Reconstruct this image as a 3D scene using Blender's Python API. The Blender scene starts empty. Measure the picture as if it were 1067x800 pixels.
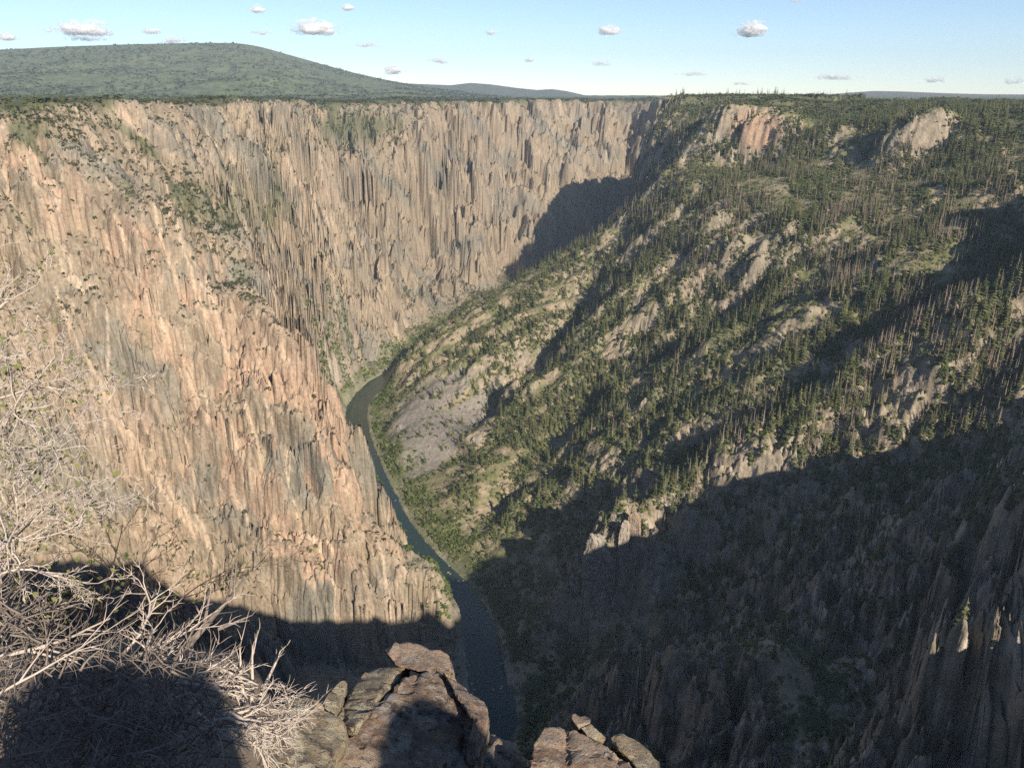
import bpy, bmesh, math, random
import numpy as np
from mathutils import Vector, Matrix

rng = np.random.default_rng(7)
random.seed(7)
SC = bpy.context.scene
COL = SC.collection
F = 800.0                       # focal length in photo pixels (photo 1067 wide)
TH = math.atan(303.5 / F)       # camera looks down by this angle
CT, ST = math.cos(TH), math.sin(TH)
SUN_AZ, SUN_EL = math.radians(30), math.radians(30)   # sun stands behind the camera and to its right
SUN = np.array([math.sin(SUN_AZ) * math.cos(SUN_EL), -math.cos(SUN_AZ) * math.cos(SUN_EL), math.sin(SUN_EL)])


# ---------------------------------------------------------------- measuring helpers
def ray(px, py):
    d = py - 400.0
    return px - 533.5, F * CT - d * ST, -(F * ST + d * CT)


def at_r(px, py, r):            # point at horizontal distance r
    x, y, z = ray(px, py)
    k = r / math.hypot(x, y)
    return (x * k, y * k, z * k)


def at_z(px, py, zz):           # point on the level zz
    x, y, z = ray(px, py)
    k = zz / z
    return (x * k, y * k, zz)


def at_d(px, py, dist):         # point at a straight distance
    v = Vector(ray(px, py)).normalized() * dist
    return v


def to_px(x, y, z):
    zc = y * CT - z * ST
    yc = y * ST + z * CT
    zc = np.maximum(zc, 1e-3)
    return 533.5 + F * x / zc, 400.0 - F * yc / zc


# ---------------------------------------------------------------- noise
_perm = np.random.default_rng(3).permutation(256).astype(np.int32)
_perm = np.concatenate([_perm, _perm])
_ga = np.random.default_rng(4).random(256).astype(np.float32) * 2 * np.pi
_gx, _gy = np.cos(_ga), np.sin(_ga)


def perlin(x, y, seed=0):
    x = np.asarray(x, np.float32) + seed * 17.31
    y = np.asarray(y, np.float32) + seed * 9.77
    xf, yf = np.floor(x), np.floor(y)
    xi, yi = xf.astype(np.int32) & 255, yf.astype(np.int32) & 255
    fx, fy = x - xf, y - yf
    u = fx * fx * fx * (fx * (fx * 6 - 15) + 10)
    v = fy * fy * fy * (fy * (fy * 6 - 15) + 10)
    x1 = (xi + 1) & 255
    y1 = (yi + 1) & 255
    def g(a, b, dx, dy):
        h = _perm[_perm[a] + b]
        return _gx[h] * dx + _gy[h] * dy
    a = g(xi, yi, fx, fy); b = g(x1, yi, fx - 1, fy)
    c = g(xi, y1, fx, fy - 1); d = g(x1, y1, fx - 1, fy - 1)
    return (a + u * (b - a) + v * ((c + u * (d - c)) - (a + u * (b - a)))) * 1.5


def fbm(x, y, octs=4, seed=0, gain=0.5):
    s, a, f = 0, 1.0, 1.0
    for o in range(octs):
        s = s + a * perlin(x * f, y * f, seed + o * 3.1)
        a *= gain; f *= 2.03
    return s


def ridged(x, y, octs=3, seed=0):
    s, a, f = 0, 1.0, 1.0
    for o in range(octs):
        s = s + a * (0.5 - np.abs(perlin(x * f, y * f, seed + o * 5.3)) * 1.6)
        a *= 0.5; f *= 2.1
    return s


def worley(x, y, seed=0):
    """cell value in -1..1 and closeness to a joint (0 in the joint, 1 inside the block)"""
    x = np.asarray(x, np.float32); y = np.asarray(y, np.float32)
    xi, yi = np.floor(x).astype(np.int32), np.floor(y).astype(np.int32)
    f1 = np.full(x.shape, 9, np.float32); f2 = f1.copy(); cid = np.zeros(x.shape, np.int32)
    for dx in (-1, 0, 1):
        for dy in (-1, 0, 1):
            h = _perm[(_perm[(xi + dx + seed * 7) & 255] + yi + dy) & 255]
            px = xi + dx + .1 + .8 * (h / 255.0).astype(np.float32); py = yi + dy + .1 + .8 * (_perm[h] / 255.0).astype(np.float32)
            d = (px - x) ** 2 + (py - y) ** 2
            m = d < f1
            f2 = np.where(m, f1, np.minimum(f2, d)); cid = np.where(m, h, cid); f1 = np.where(m, d, f1)
    return _perm[cid + 37] / 127.5 - 1, np.clip((np.sqrt(f2) - np.sqrt(f1)) * 3, 0, 1)


def sstep(a, b, x):
    t = np.clip((x - a) / (b - a), 0, 1)
    return t * t * (3 - 2 * t)


# ---------------------------------------------------------------- terrain control points (photo pixel, distance)
RZ = -480.0
river_px = [(518, 752), (510, 720), (501, 672), (489, 638), (472, 613), (442, 583), (414, 548), (397, 515),
            (383, 482), (373, 450), (373, 422), (390, 402), (412, 386), (430, 368), (455, 347), (484, 331)]
river = [at_z(a, b, RZ) for a, b in river_px]
river = [(-900, 470, RZ), (-600, 440, RZ), (-420, 420, RZ), (-250, 395, RZ), (-130, 390, RZ), (-50, 420, RZ)] + river
river = np.array(river + [(40, 1750, RZ), (190, 1890, RZ), (350, 2080, RZ), (600, 2300, RZ), (1000, 2480, RZ)])


def resample(P, step):
    P = np.asarray(P, float)
    # Catmull-Rom
    out = []
    n = len(P)
    for i in range(n - 1):
        p0, p1, p2, p3 = P[max(i - 1, 0)], P[i], P[i + 1], P[min(i + 2, n - 1)]
        m = max(2, int(np.linalg.norm(p2 - p1) / step))
        for t in np.linspace(0, 1, m, endpoint=False):
            out.append(0.5 * ((2 * p1) + (-p0 + p2) * t + (2 * p0 - 5 * p1 + 4 * p2 - p3) * t * t + (-p0 + 3 * p1 - 3 * p2 + p3) * t ** 3))
    out.append(P[-1])
    return np.array(out)


river_s = resample(river, 12)

PX = []          # polylines of (px, py, r)
# left rim
PX.append([(-420, 114, 900), (-250, 113, 900), (-100, 111, 920), (0, 110, 970), (60, 109, 1000), (120, 108, 1060), (180, 108, 1150), (240, 108, 1300), (300, 110, 1500), (325, 113, 1620)])
PX.append([(345, 128, 1800), (365, 122, 1900), (400, 109, 2050), (440, 107, 2130), (480, 106, 2260), (520, 106, 2440), (560, 105, 2530), (600, 105, 2600), (640, 104, 2760), (690, 104, 2950), (740, 108, 3080)])
# plateau behind rims
PX.append([(-100, 107.5, 1200), (60, 106, 1300), (180, 106, 1450), (300, 107, 1900), (400, 105.5, 2400), (520, 104, 2800), (650, 103, 3300)])
PX.append([(-100, 105, 2200), (100, 105, 2400), (300, 104, 3000), (500, 103, 3600), (700, 103, 3800)])
# left upper benches
PX.append([(-100, 170, 850), (30, 150, 900), (90, 165, 915), (200, 170, 1030), (260, 190, 1160), (320, 190, 1480)])
PX.append([(-100, 240, 830), (0, 205, 880), (60, 220, 850), (95, 250, 845)])
PX.append([(118, 236, 822), (130, 218, 838), (150, 209, 852), (172, 222, 862), (190, 252, 850)])      # red buttress top
PX.append([(215, 240, 915), (240, 300, 835)])
PX.append([(130, 300, 778), (165, 300, 786), (205, 320, 783)])
PX.append([(218, 205, 975), (262, 275, 850), (285, 318, 752), (308, 352, 712), (320, 440, 662), (338, 515, 632), (386, 555, 612), (446, 584, 598), (462, 612, 585), (467, 645, 574), (466, 680, 566)])   # spur edge
PX.append([(-100, 310, 780), (0, 310, 824), (60, 320, 780), (100, 300, 791)])
PX.append([(-100, 500, 700), (0, 500, 735), (100, 400, 742), (200, 420, 731), (255, 400, 710), (280, 420, 690)])
PX.append([(100, 550, 675), (200, 540, 668), (285, 500, 647), (312, 535, 632)])
PX.append([(0, 640, 672), (100, 650, 630), (200, 630, 622), (300, 610, 592), (380, 600, 594)])
PX.append([(0, 740, 640), (100, 740, 598), (200, 718, 588), (300, 712, 546), (400, 700, 550), (440, 690, 558)])
# middle left wall
PX.append([(300, 200, 1390), (330, 250, 1400), (350, 320, 1290), (354, 385, 1240)])
PX.append([(300, 290, 1160), (310, 240, 1300)])
PX.append([(340, 160, 1720), (355, 180, 1690), (380, 170, 1860), (370, 230, 1600), (390, 290, 1560), (425, 335, 1590)])
PX.append([(385, 345, 1430), (375, 375, 1330), (362, 400, 1240)])
# far wall
PX.append([(400, 132, 1980), (400, 170, 1900), (400, 230, 1810), (415, 290, 1720), (440, 325, 1670)])
PX.append([(440, 128, 2060), (440, 170, 1990), (440, 250, 1880), (450, 310, 1760)])
PX.append([(460, 134, 2100), (500, 126, 2280)])
PX.append([(480, 150, 2160), (480, 220, 2040), (485, 290, 1920)])
PX.append([(530, 128, 2400), (530, 160, 2330), (530, 210, 2230), (530, 275, 2120)])
PX.append([(590, 130, 2500), (590, 160, 2430), (590, 200, 2350), (590, 240, 2270)])
PX.append([(645, 128, 2690), (645, 150, 2630), (645, 185, 2550)])
# R4 promontory crest
R4 = [(760, 103, 2200), (735, 102.5, 2150), (712, 105, 2080), (697, 113, 2000), (678, 146, 1850), (672, 185, 1700), (660, 225, 1560), (625, 250, 1490), (575, 275, 1440), (528, 300, 1410), (488, 322, 1375), (455, 342, 1335), (430, 364, 1300), (414, 382, 1280)]
PX.append(R4)
PX.append([(690, 170, 1620), (680, 200, 1480), (645, 240, 1390), (605, 275, 1330), (550, 312, 1280), (500, 350, 1220), (448, 385, 1195)])
# plateau on the right
PX.append([(730, 104, 2500), (800, 103, 2600), (900, 101, 2800), (1000, 100, 3000), (1150, 100, 3000), (1400, 102, 2500)])
PX.append([(740, 112, 1900), (770, 111, 1650), (815, 118, 1560), (860, 127, 1480), (905, 130, 1410), (960, 125, 1380), (1060, 126, 1320), (1150, 122, 1260), (1300, 120, 1200)])
PX.append([(800, 108, 2200), (950, 106, 2000), (1100, 108, 1700)])
PX.append([(835, 160, 1390), (880, 165, 1340), (1060, 160, 1210)])
PX.append([(757, 152, 1476), (772, 158, 1470), (795, 160, 1455), (813, 154, 1440)])
PX.append([(757, 120, 1492), (770, 114, 1490), (785, 117, 1482), (800, 121, 1472), (814, 130, 1456)])
PX.append([(938, 156, 1285), (958, 156, 1282), (975, 150, 1285)])
PX.append([(940, 134, 1298), (958, 127, 1297), (976, 120, 1300), (988, 118, 1305)])
PX.append([(720, 170, 1450), (740, 205, 1260), (800, 200, 1210), (870, 200, 1190), (940, 200, 1160), (1060, 185, 1110), (1150, 165, 1120)])
PX.append([(720, 240, 1190), (760, 250, 1120), (820, 245, 1080), (880, 245, 1060), (940, 235, 1060)])
# R3
R3 = [(700, 240, 1240), (672, 272, 1200), (650, 300, 1165), (615, 337, 1120), (583, 382, 1050), (550, 425, 985), (510, 480, 880), (470, 545, 780)]
PX.append(R3)
PX.append([(660, 255, 1310), (620, 300, 1270), (592, 332, 1220), (566, 385, 1120), (530, 420, 1050), (490, 460, 960), (455, 510, 865)])
PX.append([(470, 400, 1130), (520, 370, 1150), (560, 330, 1220), (500, 365, 1190), (430, 420, 1100), (420, 470, 960)])
# G2 and R2
PX.append([(770, 305, 1050), (720, 345, 1020), (688, 378, 985), (645, 420, 935), (585, 487, 830), (525, 548, 757), (475, 588, 712)])
R2 = [(880, 285, 990), (800, 318, 975), (740, 352, 950), (690, 396, 920), (640, 450, 850), (560, 530, 762), (505, 582, 712)]
PX.append(R2)
# G1 (bed) and R1
PX.append([(1170, 235, 1010), (1090, 262, 960), (1000, 295, 890), (900, 355, 815), (850, 390, 780), (760, 445, 735), (690, 492, 705), (620, 532, 735), (545, 565, 715), (492, 598, 690)])
PX.append([(1000, 235, 1000), (940, 280, 915), (880, 320, 885), (800, 385, 832), (720, 435, 792), (660, 490, 745)])
R1 = [(1067, 258, 850), (980, 318, 790), (900, 378, 745), (840, 420, 705), (760, 470, 670), (690, 507, 645), (655, 535, 620), (600, 590, 603), (540, 640, 588)]
PX.append(R1)
PX.append([(1150, 320, 760), (1067, 380, 720), (980, 430, 690), (880, 480, 660), (790, 520, 640)])
# dark gully below R1
PX.append([(1150, 430, 640), (1067, 465, 630), (960, 500, 625), (860, 535, 615), (750, 585, 605), (650, 622, 588), (560, 665, 562)])
# R0a
PX.append([(1200, 450, 500), (1120, 492, 490), (1067, 522, 480), (990, 550, 490), (930, 575, 495), (845, 576, 530), (805, 617, 520), (755, 641, 530), (690, 670, 530), (600, 715, 515)])
PX.append([(1000, 610, 440), (950, 650, 430), (905, 700, 410), (880, 745, 390), (870, 800, 350)])
# gully between R0a and the near outcrop
PX.append([(870, 665, 455), (830, 668, 470), (740, 668, 490), (650, 705, 480), (590, 745, 465)])
# near outcrop
PX.append([(690, 690, 425), (720, 662, 425), (800, 668, 405), (820, 700, 390), (840, 745, 360), (864, 785, 325)])
PX.append([(640, 745, 420), (620, 800, 395), (700, 760, 380), (760, 800, 340)])
# near right spur
PX.append([(1180, 565, 350), (1067, 626, 330), (1012, 680, 318), (983, 745, 300), (940, 785, 295), (905, 815, 290)])
PX.append([(1067, 750, 270), (1067, 830, 220), (980, 825, 260)])

pts = []
for line in PX:
    P3 = np.array([at_r(*p) for p in line])
    for i in range(len(P3)):
        pts.append(P3[i])
        if i + 1 < len(P3):
            m = int(np.linalg.norm(P3[i + 1][:2] - P3[i][:2]) / 70)
            for k in range(m):
                pts.append(P3[i] + (P3[i + 1] - P3[i]) * (k + 1) / (m + 1))
def far_side(line, dx, dy, dz):
    for p in line:
        q = at_r(*p); pts.append(np.array([q[0] + dx, q[1] + dy, max(q[2] - dz, -474)]))
far_side(R3[1:], -38, 62, 58); far_side(R2[1:], -30, 50, 48); far_side(R4[5:-2], -20, 75, 85)
far_side(R1[:-1], -12, 44, 48)
# rim behind and right of the camera, the near drop, the wide plateau
W = [(108, -107, 0), (147, -120, 0), (159, -105, 0), (195, -143, 0), (243, -182, 0), (236, -145, 0), (239, -122, 0), (274, -98, 0), (296, -100, 0), (349, -155, 0), (405, -107, 0), (430, -55, 0), (455, -12, 0), (484, -4, 0),
     (480, 28, 0), (520, 26, 0), (541, 35, 0), (552, 42, 0), (552, 80, 0), (548, 126, 0), (566, 150, 0), (600, 132, 0), (200, -190, 0), (120, -170, 0), (300, -200, 0), (60, -60, -2), (30, -25, -2),
     (45, 0, -75), (75, 5, -88), (110, 5, -100), (137, 0, -122), (165, 0, -92), (215, 5, -78), (238, 5, -78), (260, 0, -108), (300, -20, -80), (340, 10, -88), (395, 20, -62), (440, 35, -44), (472, 52, -28), (505, 62, -28), (532, 80, -18),
     (120, 55, -105), (190, 60, -125), (230, 85, -150), (300, 90, -130), (355, 90, -100), (405, 95, -76), (440, 100, -66), (485, 100, -52), (530, 125, -38),
     (305, 165, -155), (355, 170, -130), (400, 170, -105), (455, 175, -100), (505, 175, -78), (538, 165, -45), (380, 215, -135), (440, 230, -120), (500, 230, -98), (565, 215, -65), (640, 230, -10), (700, 150, 2),
     (760, 300, 2), (800, 440, 2), (790, 580, 0), (525, 722, -90), (575, 728, -35), (622, 733, -5), (690, 752, 2), (745, 775, 4), (820, 790, 5), (640, 660, -70), (740, 650, -20), (930, 700, 4), (1000, 420, 8), (900, 100, 8),
     (640, 470, -110), (560, 330, -115), (25, 2, -30), (80, 42, -100), (55, 36, -80), (40, 60, -85), (110, 110, -140),
     (0, -3, -1.7), (-20, 0, -2.5), (-60, 5, -6), (-140, 20, -10), (-260, 60, -12), (-420, 90, -14), (-700, 120, -15), (-1200, 150, -18),
     (0, -60, -3), (-200, -120, -8), (200, -250, -2), (-500, -300, -12), (500, -400, 4), (0, -600, -5), (-1200, -500, -15), (1200, -500, 10),
     (-8, 22, -34), (0, 60, -92), (0, 140, -210), (0, 260, -330), (-20, 330, -420), (-60, 60, -85), (-100, 140, -200), (-120, 240, -330), (-160, 310, -410),
     (-260, 120, -100), (-260, 240, -300), (-280, 320, -430), (-450, 180, -100), (-450, 320, -330), (-460, 350, -450), (-800, 250, -100), (-800, 450, -440),
     (-900, 640, -440), (-900, 800, -60), (-1200, 700, -50), (-1600, 800, -15),
     (60, 180, -240), (80, 280, -330), (110, 330, -370), (160, 210, -215), (-1800, 3500, -20), (-1800, 2000, -18), (1800, 3500, -20), (1800, 1500, -10), (1800, 400, 0), (600, 3600, -25), (-600, 3600, -25)]
pts += [np.array(p, float) for p in W]
rd = np.gradient(river_s, axis=0)
rn = np.stack([-rd[:, 1], rd[:, 0]], 1)
rn /= np.linalg.norm(rn, axis=1)[:, None]
for i in range(0, len(river_s), 4):
    for off, z in ((0, -481), (24, -477), (-24, -477)):
        q = river_s[i, :2] + rn[i] * off
        pts.append(np.array([q[0], q[1], z]))
pts = np.array(pts)
# drop points too close together
keep = []
for i, p in enumerate(pts):
    if all(np.hypot(*(pts[j][:2] - p[:2])) > (4 if np.hypot(p[0], p[1]) < 100 else 11) for j in keep):
        keep.append(i)
pts = pts[keep]
C2 = 8.0 ** 2
A = np.sqrt(((pts[:, None, :2] - pts[None, :, :2]) ** 2).sum(-1) + C2)
n = len(pts)
M = np.zeros((n + 1, n + 1)); M[:n, :n] = A - np.eye(n) * 2.0; M[:n, n] = 1; M[n, :n] = 1
sol = np.linalg.solve(M, np.append(pts[:, 2], 0))
GX0, GX1, GY0, GY1, GS = -1900, 1900, -700, 3700, 8.0
gx = np.arange(GX0, GX1 + GS, GS); gy = np.arange(GY0, GY1 + GS, GS)
GZ = np.empty((len(gy), len(gx)), np.float32)
sx, sy, sw = pts[:, 0].astype(np.float32), pts[:, 1].astype(np.float32), sol[:n].astype(np.float64)
for j, yy in enumerate(gy):
    D = np.sqrt((gx[:, None].astype(np.float32) - sx[None]) ** 2 + (np.float32(yy) - sy[None]) ** 2 + np.float32(C2))
    GZ[j] = D @ sw + sol[n]
XX, YY = np.meshgrid(gx, gy)
RR = np.hypot(XX, YY)
ceil = np.where((YY > 600) & (RR > 800), -0.0075 * RR, 3.0)
ceil = ceil + np.where((YY > 600) & (RR > 800), fbm(XX / 170, YY / 170, 3, 17) * 9 - np.clip(ridged(XX / 230, YY / 230, 2, 18) - .35, 0, 1) * 28 - 5, 0)
ceil = np.where((XX > 350) & (XX < 800) & (YY > 1850) & (YY < 2300), -8, ceil)
ceil = np.where((XX > 22) & (XX < 350) & (YY < 60) & (YY > -60), 20, ceil)
ceil = np.where((XX > 510) & (YY < 880) & (YY > 560), 60, ceil)
GZ = np.clip(GZ, -484, ceil.astype(np.float32))


def samp(G, x, y):
    u = np.clip((x - GX0) / GS, 0, len(gx) - 1.001); v = np.clip((y - GY0) / GS, 0, len(gy) - 1.001)
    i = u.astype(np.int32); j = v.astype(np.int32)
    fu = (u - i).astype(np.float32); fv = (v - j).astype(np.float32)
    return (G[j, i] * (1 - fu) + G[j, i + 1] * fu) * (1 - fv) + (G[j + 1, i] * (1 - fu) + G[j + 1, i + 1] * fu) * fv


# smooth copy for the downhill direction
def blur(G, k):
    for _ in range(k):
        P = np.pad(G, 1, mode='edge')
        G = (P[1:-1, 1:-1] * 2 + P[:-2, 1:-1] + P[2:, 1:-1] + P[1:-1, :-2] + P[1:-1, 2:]) / 6
    return G


GB = blur(GZ, 14)
GDY, GDX = np.gradient(GB, GS)
GSL = np.hypot(GDX, GDY)
# distance to the river
RD = np.full(GZ.shape, 1e6, np.float32)
RHW = np.interp(river_s[:, 1], [1240, 1420], [3, 14])       # the river narrows upstream
for i in range(0, len(river_s), 1):
    d = np.sqrt((XX - river_s[i, 0]) ** 2 + (YY - river_s[i, 1]) ** 2) + RHW[i]
    np.minimum(RD, d.astype(np.float32), out=RD)


def zone_left(x, y):             # 1 on the left / far canyon walls, 0 on our side of the river
    rx = np.interp(y, river_s[20:, 1], river_s[20:, 0]) if False else None
    return None


# left side mask by a flood from the river: sign of the nearest river segment
SIDE = np.zeros(GZ.shape, np.float32)
best = np.full(GZ.shape, 1e12, np.float32)
for i in range(0, len(river_s) - 1, 2):
    d = (XX - river_s[i, 0]) ** 2 + (YY - river_s[i, 1]) ** 2
    c = (XX - river_s[i, 0]) * rn[i, 0] + (YY - river_s[i, 1]) * rn[i, 1]
    m = d < best
    best[m] = d[m]; SIDE[m] = np.sign(c[m])
SIDE = blur(SIDE, 4)             # +1 = left bank


def terrain(x, y, detail=True):
    x = np.asarray(x, np.float32); y = np.asarray(y, np.float32)
    r = np.hypot(x, y)
    if not detail:
        return samp(GZ, x, y)
    side = samp(SIDE, x, y)
    gxd = samp(GDX, x, y); gyd = samp(GDY, x, y); sl = samp(GSL, x, y) + 1e-4
    nx, ny = -gxd / sl, -gyd / sl              # downhill
    rd_ = samp(RD, x, y)
    L = sstep(-0.2, 0.3, side)
    far = sstep(1350, 1900, r) * L
    near = L * (1 - far)
    right = 1 - L
    # flutes: noise stretched along the fall line, in the frame of each wall
    def flute(tx, ty, lam, st, seed):
        s = x * tx + y * ty; t = -x * ty + y * tx
        w = fbm(t / (lam * 6), s / (lam * 6), 2, seed + 40) * lam * 0.8
        return ridged((s + w) / lam, t / (lam * st), 3, seed)
    dn = (flute(0.66, 0.75, 105, 3.0, 1) * 28 + flute(0.62, 0.78, 38, 3.5, 2) * 13 + flute(0.6, 0.8, 13, 3.5, 3) * 6.5 + ridged(x / 6.5, y / 6.5, 2, 14) * 2.2)
    pm = .5 + sstep(-.4, .5, fbm(x / 160, y / 160, 2, 15))
    df = (flute(0.84, 0.54, 150, 2.0, 5) * 44 + flute(0.78, 0.62, 62, 2.0, 6) * 24 * pm + flute(0.88, 0.48, 24, 2.2, 7) * 6 * pm + fbm(x / 30, y / 30, 3, 16) * 12)
    dr = flute(-0.25, 0.97, 120, 3.5, 8) * 24 + flute(-0.2, 0.98, 46, 3, 19) * 9 * sstep(500, 800, r) + fbm(x / 55, y / 55, 3, 9) * (6 + 7 * sstep(1000, 600, r))
    crag = sstep(700, 450, r) * right
    dr = dr * (1 - 0.4 * crag) + crag * (fbm(x / 42, y / 42, 4, 11, .6) * 17 + ridged(x / 12, y / 12, 2, 12) * 3)
    def blocks(tx, ty, lam, st, seed, amp):
        s = x * tx + y * ty; t = -x * ty + y * tx
        w = fbm(x / lam, y / lam, 2, seed + 30) * .5
        v, e = worley(s / lam + w, t / (lam * st) + w, seed)
        return (v + (e - 1) * .8) * amp
    dn = dn + blocks(.6, .8, 30, 3.2, 3, 7.5) + blocks(.64, .77, 11, 3.0, 5, 3.2) + blocks(.6, .8, 4.6, 2.2, 6, 1.3)
    df = df + blocks(.84, .54, 60, 2.2, 7, 13) + blocks(.78, .62, 24, 2.0, 8, 6)
    nb = sstep(900, 500, r)
    dr = dr + nb * (blocks(.8, .6, 40, 1.6, 9, 12) + blocks(.3, .95, 15, 1.5, 10, 4.5) + blocks(.8, .6, 6, 1.4, 12, 1.5)) + (1 - nb) * blocks(.3, .95, 26, 1.6, 11, 4.5)
    cliff = sstep(1500, 1900, r) * right
    dr = dr + cliff * flute(0.8, 0.6, 50, 3, 13) * 16
    z1 = samp(GZ, x - nx * (near * dn + far * df) * .7, y - ny * (near * dn + far * df) * .7)
    def courses(tx, ty, lam, hz, seed, amp):
        s = x * tx + y * ty
        w = fbm(s / lam, z1 / hz, 2, seed + 60) * .6
        v, e = worley(s / lam + w + z1 / (hz * 5), z1 / hz + w, seed + 40)
        return (v + (e - 1) * .5) * amp
    z1 = z1 - nb * right * (z1 - samp(GZ, x, y))
    dr = dr + nb * (courses(.8, .6, 38, 30, 5, 8) + courses(.3, .95, 15, 12, 6, 4) + courses(.8, .6, 7, 6, 7, 1.6))
    dn = dn * .8 + courses(.6, .8, 42, 60, 1, 8) + courses(.6, .8, 15, 24, 2, 3.6)
    df = df * .85 + courses(.84, .54, 80, 110, 3, 20) + courses(.84, .54, 30, 46, 4, 8)
    disp = near * dn + far * df + right * dr
    fade = sstep(26, 60, rd_) * sstep(60, 330, r)
    disp = disp * fade * sstep(0.15, 0.7, sl)
    # ledges: step the displacement a little with height
    z = samp(GZ, x - nx * disp, y - ny * disp)
    lo = samp(GZ, x, y)
    # fractal roughness
    rough = sstep(0.12, 0.9, sl)
    amp = (0.35 + 0.65 * rough) * sstep(20, 60, rd_) * sstep(8, 50, r)
    z = z + amp * (fbm(x / 60, y / 60, 3, 21) * 4 * (1 - 0.3 * L) + fbm(x / 16, y / 16, 3, 22) * (2.6 + 1.5 * crag))
    z = z + amp * rough * ridged(x / 7, y / 7, 2, 23) * 1.5
    # plateau rims: keep flat tops
    z = np.where(r > 3200, z * 0 + lo + fbm(x / 300, y / 300, 3, 25) * 6, z)
    # river bed and banks
    bank = -478.5 + np.maximum(rd_ - 24, 0) * 0.25 + fbm(x / 9, y / 9, 2, 24) * 1.2
    z = np.where(rd_ < 20, -484.0, np.maximum(z, np.where(rd_ < 26, -486 + (rd_ - 20) * 1.3, np.minimum(bank, -470))))
    z = z + ridged(x / 26, y / 26, 3, 33) * 13 * sstep(35, 70, x) * sstep(560, 480, x) * sstep(40, 0, y - .12 * x) * sstep(-260, -200, y)
    # our own rim: a small ledge, and unseen humps added behind us to cast people's shadows on brush and boulders
    ye = 3.3 - 2.2 * sstep(.5, 1.1, x) - 1.0 * sstep(-3.5, -6, x)
    lf = sstep(-.65, -1.15, x)
    ye = 2.55 - 1.5 * sstep(.5, 1.0, x) - 1.0 * sstep(-3.5, -6, x)
    zn = -1.72 - (.85 - .62 * lf) * np.maximum(0, y - .7) - 5 * np.maximum(0, y - ye) - .25 * np.maximum(0, -x - 3)
    zn = zn + fbm(x * 1.3, y * 1.3, 4, 31) * .10
    for cx, cy, rx, ry, hh in ((.28, -.80, .40, .24, 1.90), (1.9, -1.25, .36, .28, 1.72), (-.4, -.85, .5, .3, 1.15), (2.7, -1.4, .5, .3, .9)):
        q = np.sqrt(((x - cx) / rx) ** 2 + ((y - cy) / ry) ** 2) * (1 + .35 * perlin(x * 5, y * 5, 77))
        zn = np.where(q < 1.25, np.maximum(zn, -1.75 + hh * np.sqrt(np.clip(1 - (q * .8) ** 4, 0, 1))), zn)
    k = sstep(14, 7, r)
    z = z * (1 - k) + np.maximum(zn, -25) * k
    return z


# ---------------------------------------------------------------- polar sheet
az_in = np.arange(-37.5, 37.5001, 0.08)
out_r = 37.5 + np.cumsum(np.linspace(0.1, 4.75, 60)); out_r = out_r[out_r < 178]
azs = np.concatenate([-out_r[::-1], az_in, out_r])
azs = np.radians(azs)
NR = 1150
rs = np.concatenate([np.linspace(0.3, 60, 240, endpoint=False), np.linspace(60, 3200, 1600, endpoint=False), np.geomspace(3200, 10500, 90)])
sub = np.arange(0, len(azs), 4)
cum = np.empty((len(sub), len(rs)))
for k, i in enumerate(sub):
    X, Y = rs * math.sin(azs[i]), rs * math.cos(azs[i])
    Z = terrain(X, Y, False)
    el = np.arctan2(Z, rs)
    w = np.abs(np.diff(el)) * 1.0 + 0.10 * np.hypot(np.diff(rs), np.diff(Z)) / np.maximum(rs[1:], 25) + np.diff(rs) / 21000 * 0.01
    w[rs[1:] < 60] *= 0.35
    w += 0.05 * np.diff(rs) / 4 * (rs[1:] < 4)
    cum[k] = np.concatenate([[0], np.cumsum(w)]); cum[k] /= cum[k][-1]
ks = np.linspace(0, 1, NR)
rows_sub = np.array([np.interp(ks, cum[k], rs) for k in range(len(sub))])
for _ in range(6):
    P = np.pad(rows_sub, ((1, 1), (0, 0)), mode='edge')
    rows_sub = (P[:-2] + 2 * P[1:-1] + P[2:]) / 4
R = np.empty((len(azs), NR))
for j in range(NR):
    R[:, j] = np.interp(np.arange(len(azs)), sub, rows_sub[:, j])
X = R * np.sin(azs)[:, None]; Y = R * np.cos(azs)[:, None]
NA = len(azs)
Z = terrain(X.ravel(), Y.ravel()).reshape(NA, NR)
# far plateau falls gently to the horizon
Z = np.where(R > 3600, np.minimum(Z, -25 - (R - 3600) * 0.0012), Z)

def seg_dist(segs, A, B):
    out = np.full(A.shape, 1e3, np.float32)
    for line in segs:
        for (x0, y0), (x1, y1) in zip(line[:-1], line[1:]):
            dx, dy = x1 - x0, y1 - y0
            t = np.clip(((A - x0) * dx + (B - y0) * dy) / (dx * dx + dy * dy), 0, 1)
            np.minimum(out, np.hypot(A - x0 - t * dx, B - y0 - t * dy).astype(np.float32), out=out)
    return out


PXm, PYm = to_px(X, Y, Z)
jit = fbm(X / 9, Z / 9, 2, 81) * 2.2
CR_ = [[(0, 298), (12, 325), (24, 352), (40, 392)], [(6, 338), (22, 372), (38, 415)], [(241, 610), (246, 592), (256, 577), (266, 556)], [(379, 582), (388, 556)], [(10, 172), (14, 200)]]
crack = sstep(2.4, .6, seg_dist(CR_, PXm + jit, PYm)) * (R < 1300)
X = X - 5.5 * crack; Y = Y + 4 * crack

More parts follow.
